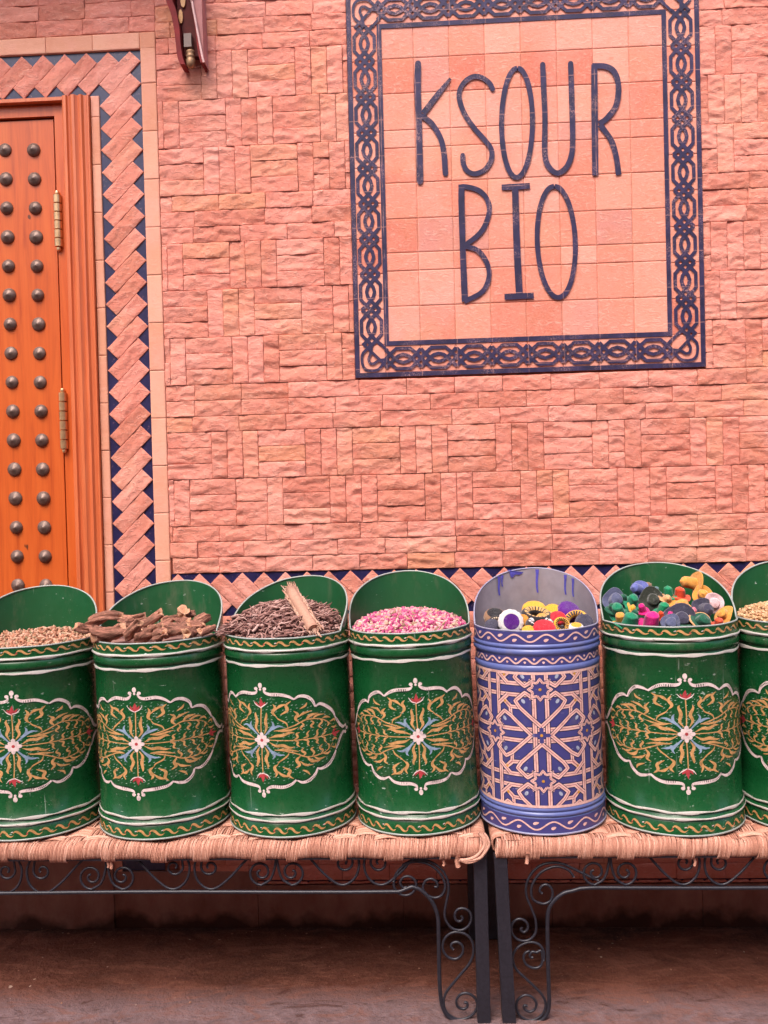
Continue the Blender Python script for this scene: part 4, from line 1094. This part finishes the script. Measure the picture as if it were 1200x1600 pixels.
def scatter(i, name, matr, count, L, r, h, kind, label, cat, seedv):
    rr = random.Random(seedv); c, R = rimc(i); R -= .006; mb = MB()
    # bed
    G = [[(c.x+R*k*math.cos(t), c.y+R*k*math.sin(t), mound(c, R, h, c.x+R*k*math.cos(t), c.y+R*k*math.sin(t))-.006) for k in np.linspace(.02, 1, 10)] for t in np.arange(40)*2*PI/40]
    mb.grid(G, 0, .2, closeu=True)
    for k in range(count):
        a = rr.random()*2*PI; q = math.sqrt(rr.random())*.985; x = c.x+R*q*math.cos(a); y = c.y+R*q*math.sin(a)
        z = mound(c, R, h, x, y)+rr.uniform(-.004, .005); s = rr.uniform(.7, 1.25)
        V, f = elong(rr, L*s, r*s, kind)
        m = Matrix.Rotation(rr.random()*2*PI, 3, 'Z') @ Matrix.Rotation(rr.uniform(.3, 2.2), 3, 'X') @ Matrix.Rotation(rr.random()*6, 3, 'Z')
        V = V@npx(m).T+npx((x, y, z)); mb.add(V, f, 0, rr.random())
    o = mb.build(name, matr); tag(o, label, cat, kind='stuff'); return o
scatter(3, 'dried_rosebuds', ROSE, 2300, .0135, .0052, .040, 'bud', 'heap of pink and cream dried rosebuds in the fourth tub', 'rosebuds', 1)
scatter(6, 'grain_heap', GRAIN, 2400, .0085, .0034, .034, 's', 'heap of golden brown grains in the tub at the right edge', 'grain', 2)
scatter(0, 'seed_heap', SEED, 1100, .018, .004, .002, 's', 'low heap of pale husks in the tub at the left edge', 'seeds', 3)
# tangled roots
rr = random.Random(9); c, R = rimc(2); R -= .005; mb = MB()
G = [[(c.x+R*k*math.cos(t), c.y+R*k*math.sin(t), mound(c, R, .055, c.x+R*k*math.cos(t), c.y+R*k*math.sin(t))-.010) for k in np.linspace(.02, 1, 10)] for t in np.arange(40)*2*PI/40]
mb.grid(G, 0, .0, closeu=True)
for k in range(900):
    a = rr.random()*2*PI; q = math.sqrt(rr.random())*.97; x = c.x+R*q*math.cos(a); y = c.y+R*q*math.sin(a)
    z = mound(c, R, .066, x, y)+rr.uniform(-.004, .014); L = rr.uniform(.02, .06); th = rr.uniform(-.5, .9)+rr.choice((0, 0, 1.2)); ph = rr.uniform(-.4, .5)
    if q > .8: L *= .6
    dx, dy, dz = math.cos(th)*math.cos(ph), math.sin(th)*.5*math.cos(ph), math.sin(ph)+.15
    P = [(x+dx*L*(t-.5)+rr.uniform(-.003, .003), y+dy*L*(t-.5)+rr.uniform(-.003, .003), z+dz*L*(t-.5)+.008*math.sin(PI*t)*rr.uniform(-.5, 1)) for t in np.linspace(0, 1, 5)]
    r_ = rr.uniform(.0012, .0034); mb.tube(P, [r_, r_*1.2, r_, r_*.8, r_*.5], 5, 0, rr.random())
xL = c.x-R*.9
for k in range(90):   # roots spilling over the left rim
    x = xL+rr.uniform(-.022, .035); y = c.y-rr.uniform(.0, .09); z = c.z+rr.uniform(.002, .022)*(1 if x > xL-.01 else .5); L = rr.uniform(.02, .04); th = rr.uniform(-.4, .6)
    P = [(x+L*(t-.5)*math.cos(th), y+L*(t-.5)*.3, z+L*(t-.5)*math.sin(th)) for t in np.linspace(0, 1, 4)]
    mb.tube(P, rr.uniform(.001, .0022), 5, 0, rr.random())
tag(mb.build('dry_roots', ROOT), 'tangle of brown dry roots heaped in the third tub', 'roots', kind='stuff')
BUND = m_rnd('pale_root_bundle', [(0, (.36, .18, .13)), (.5, (.56, .32, .23)), (1, (.68, .44, .34))], .9)
mb = MB(); rr = random.Random(3)
pa = W(453, 920, c.y-.015); pb = W(490, 984, c.y-.118)
for k in range(300):
    a = rr.random()*2*PI; q = math.sqrt(rr.random())*.021; ex = npx((math.cos(a)*q, math.sin(a)*q*.5, math.sin(a)*q*.6))
    P = [npx(pa)+(npx(pb)-npx(pa))*t+ex*(1.15-.3*math.sin(PI*t))+npx([rr.uniform(-.0034, .0034) for _ in range(3)]) for t in np.linspace(*sorted((rr.uniform(-.06, .6), rr.uniform(.35, 1.05))), 7)]
    mb.tube(P, rr.uniform(.0009, .0018), 5, 0, rr.random())
P = [npx(pa)*(1-t)+npx(pb)*t for t in np.linspace(.02, .98, 8)]; mb.tube(P, .014, 10, 0, .3)
tag(mb.build('root_bundle', BUND), 'pale bound bundle of fine roots leaning on the dark tangle', 'root bundle')

# wooden sticks
def m_bark():
    n = NT('split_root_wood'); c = n.coord('Object', (1, 5, 5), True); f = n.noise(c, 16, 7, .72, 1.2); g = n.noise(n.coord(rnd=True), 14, 4)
    col = n.ramp(f, [(.36, (.045, .018, .014)), (.49, (.17, .065, .05)), (.58, (.34, .14, .10)), (.74, (.62, .33, .22))])
    r = n.attr(); col = n.mix(n.math('MULTIPLY', r, .9), col, n.ramp(g, [(.3, (.50, .24, .14)), (.7, (.66, .38, .25))]))
    return n.set(col, .85, 0, n.bump(f, .9, .004), .2)
BARK = m_bark()
def zt_(x, y): return (100+x/4.8, 880+y/4.8)
sticks = [  # x0,y0 -> x1,y1 (crop px), radius px, depth order 0 front..1 back, look
 (95, 480, 205, 490, 22, .35, 'stubby pale root end overhanging the left rim beside the pale husks'),
 (185, 455, 430, 400, 25, .45, 'long smooth root piece lying along the left of the heap above the split one'),
 (225, 535, 440, 490, 38, .12, 'thick split root with a deep groove at the left front rim'),
 (470, 555, 560, 440, 26, .10, 'dark flat splinter standing upright left of centre of the front rim'),
 (520, 480, 725, 372, 24, .55, 'long root piece sloping up to the right, highest of the left half'),
 (430, 420, 600, 395, 22, .75, 'brown root lying across the back left of the heap'),
 (440, 470, 520, 430, 24, .40, 'short dark root chip between the split root and the sloping one'),
 (550, 560, 690, 490, 28, .10, 'pale split wedge resting on the front rim near the middle'),
 (650, 500, 800, 430, 22, .50, 'fibrous reddish root piece in the middle of the heap'),
 (690, 560, 760, 520, 26, .06, 'short rounded root chunk at the middle of the front rim'),
 (760, 500, 930, 480, 32, .25, 'hollow curled bark piece right of the middle'),
 (740, 440, 860, 410, 20, .70, 'thin brown root at the back behind the curled bark'),
 (895, 380, 950, 400, 34, .60, 'round pale root knob on top of the right half'),
 (960, 490, 1080, 400, 30, .50, 'rough brown root leaning up to the right rim'),
 (905, 530, 985, 510, 24, .12, 'small curled chip at the right of the front rim'),
 (955, 480, 1040, 470, 26, .30, 'pale cut root end below the rough brown root'),
 (1020, 520, 1130, 480, 18, .20, 'flat pale splinter along the right rim'),
 (860, 450, 930, 440, 24, .55, 'dark root chunk under the round knob'),
 (590, 530, 700, 540, 22, .30, 'dark root lying low behind the pale split wedge')]
c, R = rimc(1)
for k, (x0_, y0_, x1_, y1_, rp, dep, lab) in enumerate(sticks):
    Yd = c.y-R*.80+dep*R*1.35; rr = random.Random(k+40)
    a = npx(W(*zt_(x0_, y0_), Yd)); b = npx(W(*zt_(x1_, y1_), Yd+rr.uniform(-.01, .03))); rw = rp/4.8*.00155*1.85
    L = np.linalg.norm(b-a); ns, nr = 20, 28; G = []; d = (b-a)/L; up = npx((0, 0, 1)); N = np.cross(d, up); N /= np.linalg.norm(N); B_ = np.cross(N, d)
    sx_ = rr.random()*100; gr = rr.random()*6; bend = rr.uniform(-.12, .12)*L
    rows_ = [0, 0]+list(np.linspace(0, 1, ns))+[1, 1]; scl = [0, .75]+[1]*ns+[.8, 0]
    for t, s_ in zip(rows_, scl):
        row = []
        for j in range(nr):
            an = 2*PI*j/nr; rj = rw*(.30+1.25*float(fbm(npx(sx_+1.6*math.cos(an)+t*1.1), npx(sx_+1.6*math.sin(an)+t*2.4), 4)))*(1.08-.32*t)
            rj *= 1-.5*math.exp(-((an-gr+.9*t+PI) % (2*PI)-PI)**2/.09)
            off_ = .34*rw*math.sin(an*2+sx_)+.12*rw*math.sin(an*5+sx_)
            row.append((t*L+off_, rj*s_*math.cos(an), rj*s_*math.sin(an)+bend*math.sin(PI*t)))
        G.append(row)
    mb = MB(); mb.grid(G, 0, .15, closev=True)
    for fi in range(nr*2): mb.A[fi] = 1.0
    for fi in range(len(mb.A)-nr*2, len(mb.A)): mb.A[fi] = 1.0
    o = mb.build('root_stick', BARK); Mx = Matrix.Identity(4)
    for q in range(3): Mx[q][0] = d[q]; Mx[q][1] = N[q]; Mx[q][2] = B_[q]; Mx[q][3] = a[q]
    o.matrix_world = Mx; tag(o, lab, 'root stick', 'chunky root sticks in the second tub')
mb = MB(); mb.lathe([(.001, .0), (R*.5, .004), (R-.008, -.006)], 40); o = mb.build('root_crumbs', ROOT); o.location = (c.x, c.y, c.z-.012)
tag(o, 'dark crumbled root pieces filling the tub under the chunky sticks', 'root crumbs', kind='stuff')

# crocheted hats
YARN = {}
def yarn(key, col):
    if key in YARN: return YARN[key]
    n = NT('yarn_'+key); c = n.coord(rnd=True)
    f = n.noise(c, 420, 3, .7); col_ = n.mix(n.math('MULTIPLY', thr(n, f, .4, .65), .5), col, tuple(x*.35 for x in col)); lint = n.noise(c, 90, 3, .7); col_ = n.mix(n.math('MULTIPLY', thr(n, lint, .55, .75), .22), col_, tuple(x*.6+.28 for x in col))
    YARN[key] = n.set(col_, .85, 0, n.bump(f, .7, .0015), .2, None, .3); return YARN[key]
CO = dict(periwinkle=(.13, .15, .42), brown=(.26, .14, .08), slate=(.10, .11, .20), green=(.01, .22, .11), olive=(.035, .04, .03), teal=(.10, .20, .24), emerald=(.005, .24, .10), orange=(.72, .32, .06), vermilion=(.75, .07, .02), blush=(.78, .50, .52), charcoal=(.055, .05, .085), magenta=(.68, .01, .20), darkgreen=(.006, .09, .05), peach=(.70, .36, .16), pink=(.78, .18, .25), yellow=(.78, .38, .03), purple=(.10, .01, .22), black=(.018, .016, .02), white=(.72, .66, .66), red=(.62, .015, .03), gold=(.62, .36, .12), cream=(.66, .52, .38))
def hat(colr, dpx, brim=1.0, crown=.46, tall=.62, trim=None):
    tall = tall*.85+.03; crown += random.uniform(-.05, .07); hs = random.random()*50
    """little round crocheted hat, brim down at z=0, ridged in concentric rows"""
    Rb = dpx; mb = MB(); pr = []
    def seg(r0, z0, r1, z1, k):
        for i in range(k):
            t = i/k; r = r0+(r1-r0)*t; z = z0+(z1-z0)*t; w = .0009*math.sin(i*PI)+(.0011 if i % 2 else -.0005)
            nx, nz = (z1-z0), -(r1-r0); ln = math.hypot(nx, nz)+1e-9; pr.append((max(r+nx/ln*w, 0), z-nz/ln*w*-1))
    rc = Rb*crown; h = Rb*tall*2
    seg(Rb*.98, 0, rc*1.05, h*.10, max(5, int((Rb-rc)/.0022)*2+1)); seg(rc*1.02, h*.14, rc*.92, h*.75, max(6, int(h*.6/.0022)*2)); seg(rc*.9, h*.8, 0, h, 8); pr.append((0, h))
    pr = [(rc*.8, -.001), (Rb*.93, -.0028), (Rb*1.0, -.0015)]+pr
    mb.lathe(pr, 30)
    V_ = mb.V[0]; q_ = np.hypot(V_[:, 0], V_[:, 1])/Rb; an_ = np.arctan2(V_[:, 0], V_[:, 1])
    V_[:, 2] += Rb*(.16*np.sin(an_*2+hs)+.09*np.sin(an_*3+hs*2))*np.clip(q_-.35, 0, 1)+Rb*.10*np.clip(q_-.5, 0, 1)
    V_[:, 0] += V_[:, 2]*.16*math.sin(hs); V_[:, 1] += V_[:, 2]*.12*math.cos(hs*1.7)
    V_[:, 0] *= 1+.09*math.sin(hs*3)
    V_[:, :2] *= (1+.05*np.sin(an_*3+hs+V_[:, 2]*120))[:, None]
    ns = 30; k_ = len(pr)-1
    if trim:
        for i, _ in enumerate(mb.F):
            j = i % k_
            if j < 3+max(2, int(k_*.10)): mb.MI[i] = 1
    return mb, [YARN.get(colr) or yarn(colr, CO[colr])]+([yarn(trim, CO[trim])] if trim else [])
def zh(x, y): return (930+x/5.217, 870+y/5.217)
hats = [ # x, y, colour, brim diameter px(crop), tilt towards viewer (deg), lean sideways, tall, label
 (335, 262, 'periwinkle', 125, 40, -70, .75, 'periwinkle blue crocheted hat perched at the upper left of the heap'),
 (425, 240, 'brown', 95, 15, 10, .6, 'brown crocheted hat behind the periwinkle one'),
 (165, 352, 'slate', 160, 75, 10, .35, 'slate blue crocheted hat with its round brim facing out at the far left'),
 (315, 355, 'green', 130, 35, 25, .6, 'mid green crocheted hat left of the big dark olive one'),
 (470, 345, 'olive', 175, 70, 0, .25, 'big dark olive crocheted hat shown from its flat round top'),
 (490, 268, 'teal', 90, 10, 0, .5, 'greyish teal crocheted hat above the dark olive one'),
 (605, 282, 'emerald', 110, 5, 0, .75, 'emerald crocheted hat standing upright at the top middle'),
 (755, 215, 'orange', 165, 8, -82, .85, 'orange crocheted hat tipped on its brim at the very top of the heap'),
 (700, 290, 'vermilion', 130, 10, 5, .6, 'vermilion crocheted hat under the topmost orange one'),
 (875, 300, 'orange', 140, 60, -40, .6, 'orange crocheted hat lying on its side at the upper right'),
 (695, 395, 'orange', 185, 40, 0, .55, 'orange crocheted hat facing forward in the centre with a wide brim'),
 (548, 418, 'emerald', 130, 15, 10, .7, 'emerald crocheted hat left of the centre orange one'),
 (975, 375, 'blush', 135, 78, 0, .2, 'pale pink crocheted disc hat at the right by the rim'),
 (905, 420, 'charcoal', 155, 65, 50, .55, 'charcoal crocheted hat in front of the pale pink one'),
 (1035, 465, 'orange', 130, 25, -55, .35, 'orange crocheted hat leaning against the right rim'),
 (385, 415, 'magenta', 85, 20, -20, .8, 'small magenta crocheted hat on top of the larger magenta one'),
 (450, 510, 'magenta', 205, 18, 0, .6, 'large magenta crocheted hat at the front rim'),
 (180, 430, 'green', 145, 30, -20, .8, 'mid green crocheted hat in the left part behind the front one'),
 (262, 515, 'green', 170, 20, 10, .6, 'mid green crocheted hat against the front rim at left'),
 (100, 505, 'orange', 125, 25, -15, .7, 'orange crocheted hat at the far left of the front rim'),
 (705, 500, 'charcoal', 195, 68, 5, .2, 'large charcoal crocheted disc hat at the middle of the front rim'),
 (620, 538, 'slate', 125, 65, 5, .2, 'slate crocheted disc hat at the front rim beside the large charcoal one'),
 (880, 515, 'darkgreen', 150, 45, 25, .4, 'dark green crocheted hat with a yellowish rim at the right front'),
 (1015, 530, 'vermilion', 105, 15, 0, .5, 'small vermilion crocheted hat at the right end of the front rim'),
 (543, 475, 'vermilion', 70, 5, 0, .9, 'tiny vermilion crocheted hat between the magenta and the charcoal ones'),
 (800, 440, 'pink', 90, 30, 30, .5, 'small pink crocheted hat right of the centre orange one'),
 (310, 420, 'yellow', 85, 20, 60, .4, 'small yellow crocheted hat between green and magenta ones'),
 (60, 415, 'darkgreen', 100, 30, 0, .5, 'dark green crocheted hat tucked against the left wall of the tub'),
 (325, 458, 'darkgreen', 90, 10, 30, .5, 'dark green crocheted hat low behind the front green one'),
 (585, 335, 'peach', 100, 30, 40, .5, 'peach crocheted hat right behind the dark olive one'),
 (225, 335, 'darkgreen', 90, 20, 0, .6, 'dark green crocheted hat behind the slate blue one'),
 (610, 468, 'magenta', 80, 20, 30, .5, 'small magenta crocheted hat peeping out under the centre orange one')]
c, R = rimc(5)
for k, (x, y, colr, dd_, tv, ls, tall, lab) in enumerate(hats):
    px, py = zh(x, y); dep = min(1, max(0, (990-py)/95)); Yd = c.y-R*.80+dep*R*1.35
    p = W(px, py, Yd); r_ = dd_/5.217*.00157/2*1.28
    lim = R-r_*.75-.004; dx_, dy_ = p.x-c.x, Yd-c.y; q_ = math.hypot(dx_, dy_)
    if q_ > lim: p.x, p.y = c.x+dx_*lim/q_, c.y+dy_*lim/q_
    mb, ms = hat(colr, r_, tall=tall, trim='peach' if colr == 'darkgreen' and dd_ == 150 else None)
    o = mb.build('crocheted_hat', ms)
    m = Matrix.Rotation(rad(ls), 4, 'Y') @ Matrix.Rotation(rad(tv), 4, 'X')
    ctr = m @ Vector((0, 0, r_*tall*.9)); o.matrix_world = Matrix.Translation(Vector(p)-ctr) @ m
    tag(o, lab, 'hat', 'little crocheted hats in the sixth tub')
mb = MB(); mb.lathe([(.001, .018), (R*.5, .012), (R-.008, -.01)], 40); o = mb.build('crocheted_filling', yarn('darkgreen', CO['darkgreen'])); o.location = (c.x, c.y, c.z-.018)
tag(o, 'dark crocheted pieces deep in the tub under the colourful hats', 'crochet pieces', kind='stuff')

# crocheted pouches and bangles in the blue tub
def zp(x, y): return (730+x/5.4545, 870+y/5.4545)
def pouch(rr_, th, cols, fr, scal=0):
    mb = MB(); n1 = 24; ns = 40; G = []
    for a in np.arange(ns)*2*PI/ns:
        row = []
        for i in range(n1+1):
            t = i/n1; r = rr_*t*(1+(.035*math.cos(a*14) if t > .7 and scal else 0)); z = th*math.sqrt(max(0, 1-t**3.0))+(.0009 if i % 2 else -.0006)
            row.append((r*math.cos(a), r*math.sin(a), z))
        row += [(rr_*.98*math.cos(a), rr_*.98*math.sin(a), -th*.5), (0.001*math.cos(a), .001*math.sin(a), -th*.8)]
        G.append(row)
    mb.grid(G, 0, .5, closeu=True); k_ = n1+2
    for i in range(len(mb.F)):
        t = (i % k_)/n1; mb.MI[i] = 0 if t < fr else (1 if len(cols) > 1 else 0)
        if len(cols) > 2 and t > .86: mb.MI[i] = 2
    return mb, [yarn(q, CO[q]) for q in cols]
def bangle(Rb, rt, cols, stripes=26, flat=1.2):
    mb = MB(); G = []; n1, n2 = 60, 14
    for i in range(n1):
        a = 2*PI*i/n1; g_ = 1+.10*(i % 2)
        G.append([((Rb+rt*g_*math.cos(b))*math.cos(a), (Rb+rt*g_*math.cos(b))*math.sin(a), rt*flat*math.sin(b)*g_) for b in np.arange(n2)*2*PI/n2])
    mb.grid(G, 0, .5, True, True)
    for i in range(len(mb.F)):
        r_, c_ = divmod(i, n2); mb.MI[i] = (1 if (3 <= c_ <= 5 and r_ % 3 != 0 and len(cols) > 1) else 0)
    return mb, [yarn(q, CO[q]) for q in cols]
items = [
 ('p', 372, 556, 190, 78, 8, .15, ['purple', 'white'], .60, 'round white crocheted pouch with a purple centre facing out', 'pouch'),
 ('b', 250, 575, 130, 75, -40, .3, ['black', 'cream'], 0, 'black crocheted bangle edged with cream, left of the purple centred pouch', 'bangle'),
 ('p', 235, 515, 170, 30, 0, .5, ['black', 'brown'], .7, 'dark brown crocheted pouch at the back left of the blue tub', 'pouch'),
 ('p', 150, 590, 110, 30, 0, .2, ['charcoal'], .7, 'charcoal crocheted pouch low at the left rim of the blue tub', 'pouch'),
 ('b', 590, 500, 225, 18, 6, .45, ['black', 'gold'], 0, 'dark crocheted bangle with a gold stitched top in the middle of the blue tub', 'bangle'),
 ('b', 625, 580, 215, 12, 3, .2, ['black', 'white'], 0, 'black crocheted bangle with white stitches behind the red pouch', 'bangle'),
 ('p', 570, 455, 190, 20, 0, .75, ['yellow'], .7, 'golden yellow crocheted pouch behind the gold stitched bangle', 'pouch'),
 ('p', 725, 462, 130, 30, -10, .7, ['yellow'], .7, 'yellow crocheted pouch standing left of the purple oval', 'pouch'),
 ('p', 870, 470, 190, 30, 28, .65, ['purple'], .7, 'purple oval crocheted pouch leaning at the back right of the blue tub', 'pouch'),
 ('p', 770, 525, 130, 30, 0, .4, ['red'], .7, 'red crocheted pouch under the yellow and purple ones', 'pouch'),
 ('b', 805, 580, 120, 60, 10, .15, ['yellow', 'black'], 0, 'yellow crocheted bangle with black stitches at the front right rim', 'bangle'),
 ('b', 925, 550, 190, 40, -30, .4, ['yellow', 'charcoal'], 0, 'yellow and charcoal crocheted bangle tilted at the right', 'bangle'),
 ('p', 655, 615, 170, 25, 0, .06, ['red', 'red'], .6, 'bright red domed crocheted pouch at the middle of the front rim', 'pouch'),
 ('p', 525, 630, 100, 20, 0, .06, ['yellow'], .6, 'yellow crocheted pouch at the front rim left of the red dome', 'pouch'),
 ('p', 475, 540, 90, 60, 0, .3, ['orange'], .6, 'orange crocheted pouch tucked behind the purple centred one', 'pouch'),
 ('p', 1000, 560, 140, 50, 20, .35, ['charcoal'], .6, 'charcoal crocheted pouch at the right wall of the blue tub', 'pouch'),
 ('p', 935, 610, 110, 20, 0, .08, ['yellow', 'white'], .7, 'small yellow and white crocheted pouch at the front rim on the right', 'pouch'),
 ('p', 690, 540, 190, 10, 0, .5, ['orange'], .6, 'orange crocheted pouch deep among the bangles', 'pouch')]
c, R = rimc(4)
for (ty, x, y, dd_, tv, ls, dep, cols, fr, lab, cat) in items:
    px, py = zp(x, y); Yd = c.y-R*.80+dep*R*1.3; p = W(px, py, Yd); r_ = dd_/5.4545*.00157/2*1.12
    lim = R-r_*.8-.004; dx_, dy_ = p.x-c.x, Yd-c.y; q_ = math.hypot(dx_, dy_)
    if q_ > lim: p.x, p.y = c.x+dx_*lim/q_, c.y+dy_*lim/q_
    if ty == 'p': mb, ms = pouch(r_, r_*.45 if dd_ > 180 and cols[0] == 'purple' and len(cols) == 2 else r_*.6, cols, fr, 1)
    else: mb, ms = bangle(r_*.78, r_*.24, cols)
    o = mb.build('crocheted_'+cat, ms); m = Matrix.Rotation(rad(ls), 4, 'Y') @ Matrix.Rotation(rad(tv), 4, 'X')
    o.matrix_world = Matrix.Translation(Vector(p)) @ m; tag(o, lab, cat, 'crocheted pouches and bangles in the blue tub')
mb = MB(); mb.lathe([(.001, .0), (R*.5, -.002), (R-.008, -.012)], 40); o = mb.build('crocheted_filling', yarn('black', CO['black'])); o.location = (c.x, c.y, c.z-.016)
tag(o, 'dark crocheted pieces deep in the blue tub under the pouches', 'crochet pieces', kind='stuff')

# ------------------------------------------------------------ painted bracket at the top left
REDP = m_simple('red_lacquer', (.24, .012, .014), .75, 0, .5, 30); PINKP = m_simple('pink_lacquer', (.46, .19, .18), .75, 0, .3, 30); YELP = m_paint('yellow_lacquer', (.50, .20, .02), chip=(.3, .1, .02))
def zb_(x, y): return (230+x/10, y/10)
YK = -.055
brk = empty('painted_bracket', (W(295, 40, YK).x, YK, W(295, 40, YK).z), 'dark red painted wooden bracket with pale right edge at the top left of the wall', 'bracket')
inv = tuple(-v for v in brk.location)
def K_(o): o.location = inv; return o
def poly(pts, y0, y1): return [(W(*zb_(a, b), YK).x, W(*zb_(a, b), YK).z) for a, b in pts]
lc = catmull([(330, -2350), (320, -300), (300, 0), (370, 200), (425, 450), (455, 700), (480, 900), (520, 1015)], 4)
lc2 = catmull([(600, 1020), (560, 900), (530, 700), (510, 450), (450, 150), (400, 0), (410, -300), (420, -2350)], 4)
mb = MB(); mb.prism(poly(list(lc)+list(lc2), 0, 0), YK-.006, -.012); K_(mb.build('side_board', REDP, brk, False))
rc = catmull([(660, -2350), (650, -300), (690, 50), (740, 300), (780, 600), (810, 850), (850, 1010)], 4)
rc2 = catmull([(885, 1010), (850, 850), (815, 600), (770, 300), (720, 0), (690, -300), (700, -2350)], 4)
mb = MB(); mb.prism(poly(list(rc)+list(rc2), 0, 0), YK-.012, -.012); K_(mb.build('side_board', REDP, brk, False))
ec = catmull([(705, -2350), (690, -300), (700, 0), (755, 300), (810, 600), (850, 850), (888, 985)], 4); ec2 = catmull([(905, 985), (890, 850), (880, 600), (870, 300), (860, 0), (850, -300), (860, -2350)], 4)
mb = MB(); mb.prism(poly(list(ec)+list(ec2), 0, 0), YK-.006, -.012); K_(mb.build('pale_cheek', PINKP, brk, False))
tp = [(W(*zb_(a, b), YK-.014).x, YK-.014, W(*zb_(a, b), YK-.014).z) for a, b in catmull([(700, -2350), (690, -200), (705, 50), (760, 350), (815, 650), (860, 880), (885, 975)], 5)]
mb = MB(); mb.tube(tp, .0032, 6); K_(mb.build('edge_bead', m_simple('pale_pink_bead', (.72, .45, .42), .5), brk))
mb = MB(); mb.prism(poly([(420, -2350), (430, 0), (530, 480), (560, 820), (790, 820), (760, 450), (680, 0), (660, -2350)], 0, 0), YK+.02, -.012); K_(mb.build('soffit_board', m_simple('maroon_lacquer', (.12, .012, .010), .8, 0, .5, 30), brk, False))
mb = MB()
for a, b, w_, h_ in ((525, 260, .006, .020), (560, 20, .007, .018), (560, -260, .007, .02)):
    q = W(*zb_(a, b), YK+.016); mb.prism([(q.x+w_*math.cos(t), q.z+h_*math.sin(t)) for t in np.arange(10)*2*PI/10], YK+.014, YK+.02)
K_(mb.build('painted_leaf', YELP, brk, False))
q0, q1 = W(*zb_(630, 530), YK), W(*zb_(650, 740), YK)
mb = MB(); mb.box(q0.x-.010, q0.x+.011, YK-.004, YK+.02, q1.z, q0.z); K_(mb.build('lamp_holder', m_simple('grey_plastic', (.20, .13, .11), .5), brk, False))
q1 = W(*zb_(670, 780), YK); mb = MB(); mb.lathe([(0, .0), (.011, -.001), (.0125, -.006), (.009, -.010), (.012, -.014), (.012, -.020), (.010, -.022), (.013, -.026), (.012, -.040), (.008, -.047), (0, -.05)], 20)
o = mb.build('brass_socket', m_simple('dull_brass', (.36, .20, .11), .5, .5), brk); o.location = Vector(inv)+Vector((q1.x, YK+.004, q1.z))
# unseen canopy above the bracket, added to shade the door corner
mb = MB(); x0_, x1_ = -2.0, -.62
v = [(x0_, -.012, 3.32), (x1_, -.012, 3.32), (x0_, -.36, 3.10), (x1_, -.36, 3.10), (x0_, -.012, 3.28), (x1_, -.012, 3.28), (x0_, -.36, 3.06), (x1_, -.36, 3.06)]
mb.add(v, [(0, 2, 3, 1), (4, 5, 7, 6), (0, 1, 5, 4), (2, 6, 7, 3), (0, 4, 6, 2), (1, 3, 7, 5)])
K_(mb.build('added_shade_canopy', bpy.data.materials['maroon_lacquer'], brk, False))
# unseen wall across the alley, added behind the camera to block low sky
mb = MB(); mb.box(-9, 9, -4.8, -4.5, 0, 3.7)
o = mb.build('added_alley_wall', m_simple('terracotta_plaster', (.52, .25, .17), .9, 0, .2, 6), None, False)
tag(o, 'unseen terracotta plaster wall added across the alley to block low sky light', 'wall')
